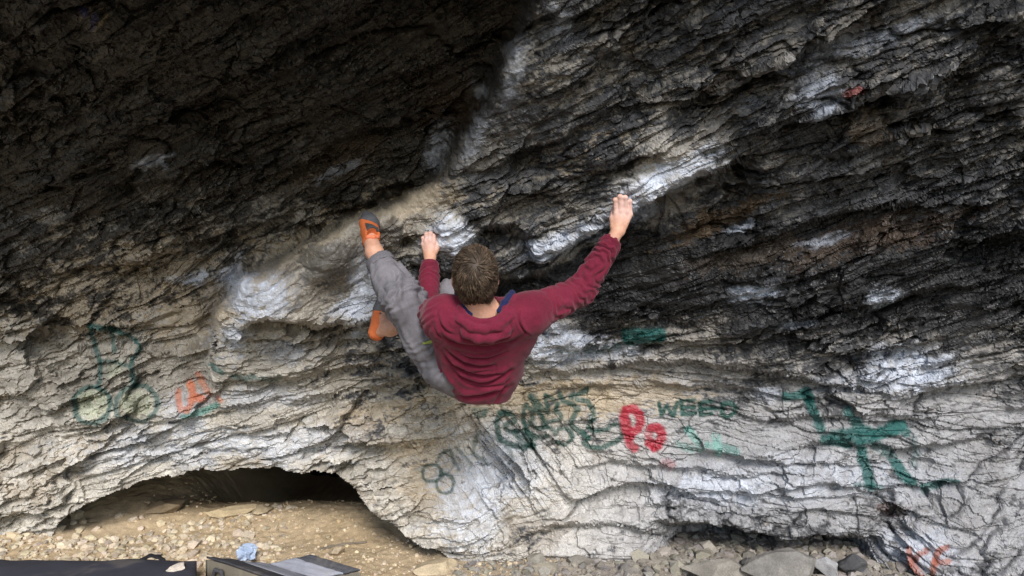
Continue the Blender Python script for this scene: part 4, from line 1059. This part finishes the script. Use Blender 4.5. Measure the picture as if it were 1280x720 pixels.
def snap(pts, off):
    """lay pixel points on the trousers' near side"""
    out = []
    V3 = np.array(v); sx = CX+F*V3[:, 0]/V3[:, 1]; sy = CY-F*(V3[:, 2]-CAMZ)/V3[:, 1]
    for x, y in pts:
        m = ((sx-x)**2+(sy-y)**2) < 9
        out.append(P(x, y, (V3[m, 1].min() if m.any() else 2.6)-off))
    return out
zip_pts = snap([(530, 429), (536, 427.5), (542, 426), (548, 425)], -.002)
cloth('pocket_trim', chain(zip_pts, .0068, .0066, .004), (.30, .36, .09), trousers, .0022, .0003, .02, 371, mat=M_trs, label='lime green trim along the pocket of the trousers')

# ------------------------------------------------------------------ climbing shoes
M_orange = mat_attr('orange_suede', rough=0.7, spec=0.25, bump=0.12, bscale=500, noise=0.10)
M_rub = mat_attr('dark_rubber', rough=0.6, spec=0.35, bump=0.15, bscale=300, noise=0.15)
def shoe(toe, heel, ank, label, tilt):
    ax = toe-heel; L = np.linalg.norm(ax); ax /= L
    up = ank-heel; up -= ax*(up@ax); up = up-0; up /= np.linalg.norm(up); sd_ = np.cross(ax, up)
    def S(a, u, s=0): return heel+ax*(a*L)+up*u+sd_*s
    def pr(g):
        return [Cone(S(-.02, .010), S(.35, .016), .037+g, .035+g, .02), Cone(S(.35, .016), S(.70, .012), .035+g, .036+g, .02, (up, 1.1)), Cone(S(.70, .010), S(1.0, .000), .035+g, .022+g, .02, (up, 1.25)), Cone(S(.68, .006, .012), S(.92, .0, .008), .026+g, .020+g, .02, (up, 1.2)),
                Cone(S(.34, .026), S(.14, .040), .032+g, .035+g, .02), Ell(S(-.02, .075), np.stack([ax, up, sd_]), (.036, .04, .031), .008, cut=True)]
    sh = cloth('climbing_shoe', pr(0), (.52, .135, .045), person, .0030, .0006, .03, 381, ax, M_orange, label)
    cloth('toe_cap', pr(.0030)+[Half(S(.62, .01), -(ax*1.0+sd_*tilt+up*.10))], (.085, .088, .098), sh, .0030, .0004, .03, 382, ax, M_rub)
    cloth('sole', pr(.0035)+[Half(S(.3, -.010), up)], (.055, .055, .058), sh, .0030, .0004, .03, 384, ax, M_rub)
    cloth('side_patch', pr(.0032)+[Half(S(.16, .0), -ax), Half(S(.40, 0), ax*1.0+sd_*.75), Half(S(.3, .010), -up), Half(S(.3, 0, -.026), -sd_)], (.050, .050, .055), sh, .0030, .0003, .03, 383, ax, M_rub)
    cloth('pull_tab', chain([S(.0, .046, -.020), S(-.05, .058, .0), S(.0, .048, .020)], .0085, .0085, .004), (.70, .20, .10), sh, .0025, .0003, .03, 385, ax, M_orange)
    return sh
shoe(toeL, heelL, anL, 'orange and dark grey climbing shoe raised high on the rock', .55)
shoe(toeR, heelR, anR, 'orange and dark grey climbing shoe tucked under the other leg', -.2)

# ------------------------------------------------------------------ hair: a cropped cap of locks turning out of the crown
hair_p = [Ell(hd(0, -.012, .034), HA, (.0785, .099, .090), .03), Ell(hd(0, -.044, -.010), HA, (.068, .052, .052), .03), Cone(hd(-.036, -.064, -.040), hd(.036, -.064, -.040), .018, .018, .02),
          Half(hd(0, .062, 0), hfw*1.0-hup*.9), Ell(hd(.082, .002, -.020), HA, (.020, .024, .036), .006, cut=True), Ell(hd(-.082, .002, -.020), HA, (.020, .024, .036), .006, cut=True)]
v, f = surface(hair_p, .0035)
v = relax(v, f, 1)
wh = hd(.004, -.064, .100); wdir = (wh-hd(0, -.01, .03)); wdir /= np.linalg.norm(wdir)       # the whorl
hc0 = hd(0, -.01, .02)
rsn = np.random.RandomState(9)
vn = vnormals(v, f)
hv_c = np.tile(rgb(.055,.038,.026), (len(v), 1))*(0.8+0.3*fbm3(v[:, 0]/.02, v[:, 1]/.02, v[:, 2]/.02, 3, 391))[:, None]
HV = [v]; HC = [hv_c]; HF = []
quad_f = f
tri_v, tri_c, tri_f = [], [], []; off_ = 0
ok = np.nonzero(((v-hc0)@hup > -.14))[0]
pick = rsn.choice(ok, 6500)
for i in pick:
    p = v[i].astype(float); n = vn[i].astype(float)
    r = p-wh
    if np.linalg.norm(r) < .008: continue
    flow = r-n*(r@n); dist = np.linalg.norm(r); flow /= (np.linalg.norm(flow)+1e-9)
    sw = np.cross(n, flow); w_ = 0.75*math.exp(-dist/.05)+0.10
    flow = flow+sw*w_+rsn.normal(0, .16, 3); flow -= n*(flow@n)*.9; flow /= np.linalg.norm(flow)
    # neighbouring hairs fall into locks
    lk = float(vn3(np.array([p[0]/.014]), np.array([p[1]/.014]), np.array([p[2]/.014]), 392)[0])
    L = rsn.uniform(.020, .046)*(1.0 if dist > .03 else .75); wd = rsn.uniform(.0010, .0019)
    lift = rsn.uniform(.001, .0055)+.004*lk
    s = np.cross(n, flow)
    a0 = p-n*.002; a1 = p+flow*L*.35+n*lift; a2 = p+flow*L*.72+n*(lift*1.05-.15*L*.3); a3 = p+flow*L+n*(lift*.7-.5*L*.3)
    pts = []
    for q_, ww in ((a0, wd), (a1, wd), (a2, wd*.75)):
        pts += [q_-s*ww, q_+s*ww, q_+n*ww*.8]
    pts.append(a3)
    tri_v += pts
    cb = np.array([.066, .046, .031])*(1+.55*lk+rsn.normal(0, .16)); cb = np.clip(cb*(1.9 if rsn.rand() < .12 else 1), .01, .3)
    tri_c += [cb*.9]*3+[cb]*3+[cb*1.15]*4
    for b_ in (0, 3):
        for (x, y) in ((0, 1), (1, 2), (2, 0)):
            tri_f += [(off_+b_+x, off_+b_+y, off_+b_+3+y), (off_+b_+x, off_+b_+3+y, off_+b_+3+x)]
    tri_f += [(off_+6, off_+7, off_+9), (off_+7, off_+8, off_+9), (off_+8, off_+6, off_+9)]
    off_ += 10
nv = len(v)
allv = np.concatenate([v, np.array(tri_v, f32)]); allc = np.concatenate([hv_c, np.array(tri_c, f32)])
tf = np.array(tri_f)+nv
allf = np.concatenate([quad_f[:, [0, 1, 2]], quad_f[:, [0, 2, 3]], tf])
M_hair = mat_attr('brown_hair', rough=0.6, spec=0.3, noise=0.1)
link('hair', np_mesh('hair', allv, allf, True, allc), M_hair, person)
# ------------------------------------------------------------------ crash pads and small things on the ground
def slab(top, th, name, col, mat, parent, nu=40, nv_=30, sag=.006, seed=1, puff=.010, drop=None):
    """padded panel from four top corners (counter clockwise seen from above), thickness th"""
    c = np.array(top, float); U = np.linspace(0, 1, nu); W_ = np.linspace(0, 1, nv_); uu, ww = np.meshgrid(U, W_)
    def bil(uu, ww): return ((c[0]*(1-uu[..., None])+c[1]*uu[..., None])*(1-ww[..., None])+(c[3]*(1-uu[..., None])+c[2]*uu[..., None])*ww[..., None])
    t = bil(uu, ww)
    ed = np.minimum(np.minimum(uu, 1-uu)*nu/5.0, np.minimum(ww, 1-ww)*nv_/5.0)
    t[..., 2] += puff*np.clip(ed, 0, 1)**.5-puff+sag*fbm2(uu*4+seed, ww*4, 3, seed)+.0012*fbm2(uu*7+seed, ww*7, 3, seed+1)
    bt = bil(uu, ww); bt[..., 2] = t[..., 2]-th
    a, b = uu.shape; n = a*b; id_ = np.arange(n).reshape(a, b)
    ft = np.stack([id_[:-1, :-1], id_[:-1, 1:], id_[1:, 1:], id_[1:, :-1]], -1).reshape(-1, 4)
    fb = ft[:, ::-1]+n
    ring = np.concatenate([id_[0, :], id_[1:, -1], id_[-1, -2::-1], id_[-2:0:-1, 0]])
    r2 = np.roll(ring, -1)
    fsd = np.stack([ring, ring+n, r2+n, r2], 1)
    v = np.concatenate([t.reshape(-1, 3), bt.reshape(-1, 3)])
    cn = fbm3(v[:, 0]/.15, v[:, 1]/.15, v[:, 2]/.15, 4, seed+3)[:, None]; dn = fbm3(v[:, 0]/.03, v[:, 1]/.03, v[:, 2]/.03, 3, seed+4)[:, None]
    cc = np.array(col, f32)*(1+.25*cn+.18*dn)
    cc = mix(cc, rgb(.25,.21,.15), .22*sstep(.1, .6, cn+.5*dn))            # dust off the ground
    return link(name, np_mesh(name, v, np.concatenate([ft, fb, fsd]), True, cc), mat, parent), bil
M_fab = mat_attr('pad_cordura', rough=0.8, spec=0.25, bump=0.2, bscale=600, noise=0.10, nscale=260)
def ground_pt(x, y, z):
    Yd = (CAMZ-z)/((y-CY)/F); return np.array([(x-CX)/F*Yd, Yd, z])
# dark pad: the near edge lies below the picture
A1 = ground_pt(246, 697, .11); A0 = ground_pt(60, 697, .11)
e = A1-A0; e /= np.linalg.norm(e); A0 = A1-e*1.25; nrm_ = np.array([.42, -.91, 0])
pad = empty('crash_pad', tuple(np.array([(A0[0]+A1[0])/2, A0[1]-.5, 0])))
tag(pad, 'flat navy black crash pad with a pale stone on top', 'crash pad', 'crash pads on the ground')
inv = -np.array(pad.location)
def rel(pts, o): return [np.array(p)-np.array(o.location) for p in pts]
B0 = A0+np.array([0.0, -1.0, 0]); B1 = A1+nrm_*1.0
slab(rel([B0, B1, A1, A0], pad), .100, 'cover', (.040, .041, .055), M_fab, pad, 60, 50, .012, 411)
st = cloth('strap', chain(rel([ground_pt(178, 699, .10), ground_pt(186, 696, .10)+[0, .01, .004], ground_pt(196, 697, .10)+[0, .01, .002], ground_pt(204, 700, .10)], pad), .014, .012, .01, ((0, 0, 1), 2.2)), (.015, .015, .018), pad, .004, .001, .03, 415, mat=M_fab)
# grey pad, folded along a hinge; two halves that lean into the fold
G = [ground_pt(x, y, .15) for x, y in ((256, 697), (330, 703))]
hx = np.array([.86, -.51, 0]); hx /= np.linalg.norm(hx)            # along the hinge, toward us and right
pl = ground_pt(257, 694, .16); pr_ = ground_pt(389.5, 692.3, .15); h0 = ground_pt(333, 703.5, .095)
pad2 = empty('crash_pad', (float(h0[0]+hx[0]*.2), float(h0[1]+hx[1]*.2), 0))
tag(pad2, 'half folded grey crash pad with khaki sides and light grey panels', 'crash pad', 'crash pads on the ground')
# the half with the handle
lA, lB = pl, h0
def strip(a, b, t0, t1): return lerp(a, b, t0), lerp(a, b, t1)
dl = hx
def half(a, b, d_, parts, th, side_col, seed, Lh):
    d_ = d_*Lh
    q4 = [a+d_, b+d_, b, a]
    body_, _ = slab(rel([p-np.array([0, 0, .012]) for p in q4], pad2), th, 'side_panel', side_col, M_fab, pad2, 40, 40, .004, seed)
    for k, (t0, t1, nm, col) in enumerate(parts):
        a0, b0 = strip(a, b, t0, t1)
        slab(rel([a0+d_, b0+d_, b0, a0], pad2), .010, nm, col, M_fab, pad2, 24, 40, .004, seed, .004)
    return body_
b1 = half(lA, lB, hx, [(0.015, .50, 'dark_panel', (.045,.045,.052)), (.505, .985, 'light_panel', (.235,.245,.285))], .13, (.135,.12,.092), 421, .75)
b2 = half(h0+np.array([.012, .0, .0]), pr_, hx, [(.015, .62, 'light_panel', (.27,.28,.325)), (.625, .985, 'dark_panel', (.060,.062,.072))], .10, (.135,.12,.092), 431, .335)
hpts = [lerp(lA, lA+hx*.75, t)+np.array([-.012, -.012, z]) for t, z in ((.12, -.075), (.14, -.045), (.20, -.045), (.22, -.08))]
cloth('handle', chain(rel(hpts, pad2), .010, .010, .006), (.05, .05, .055), pad2, .0035, .001, .03, 441, mat=M_fab)

def crumple(name, c, r, col, label, cat, seed, mat):
    bm = bmesh.new(); bmesh.ops.create_icosphere(bm, subdivisions=5, radius=1.0)
    v = np.array([x.co[:] for x in bm.verts], f32); f = np.array([[l.index for l in x.verts] for x in bm.faces]); bm.free()
    rg = 1-np.abs(fbm3(v[:, 0]*1.1+seed, v[:, 1]*1.1, v[:, 2]*1.1, 3, seed, .4))*1.3
    v = v*(rg*np.array([1, .9, .8])[:, None]).T*r
    v[:, 2] -= v[:, 2].min()
    cc = np.tile(np.array(col, f32), (len(v), 1))*(1+.15*fbm3(v[:, 0]/.03, v[:, 1]/.03, v[:, 2]/.03, 3, seed))[:, None]
    o = link(name, np_mesh(name, v, f, False, cc), mat); o.location = c; tag(o, label, cat); return o
M_film = mat_attr('plastic_film', rough=0.35, spec=0.5, noise=0.08)
p = ground_pt(304, 698, .03); p[1] += .05; p[2] = float(ground_z(p[0], p[1]))-.005
crumple('plastic_bag', tuple(p), .072, (.34,.42,.56), 'crumpled pale blue plastic bag behind the grey crash pad', 'bag', 451, M_film)
p = ground_pt(221, 712, .112)
o = boulder('stone', 221, 712, .105, .075, .030, 461, (.55,.49,.42), 'pale flat stone lying on the dark crash pad', .9, None, None, .108, 'stone')
# a thin dry stick half sunk in the dirt
sp = [ground_pt(x, y, .0) for x, y in ((402, 686), (414, 682), (428, 678.5), (441, 677), (458, 675.5))]
for q_ in sp: q_[2] = float(ground_z(q_[0], q_[1]))+.006
stick = cloth('stick', chain(sp, .009, .006, .004), (.17, .145, .115), None, .003, .001, .03, 471, mat=M_gravel)
tag(stick, 'thin grey stick lying across the dirt behind the grey crash pad', 'stick')
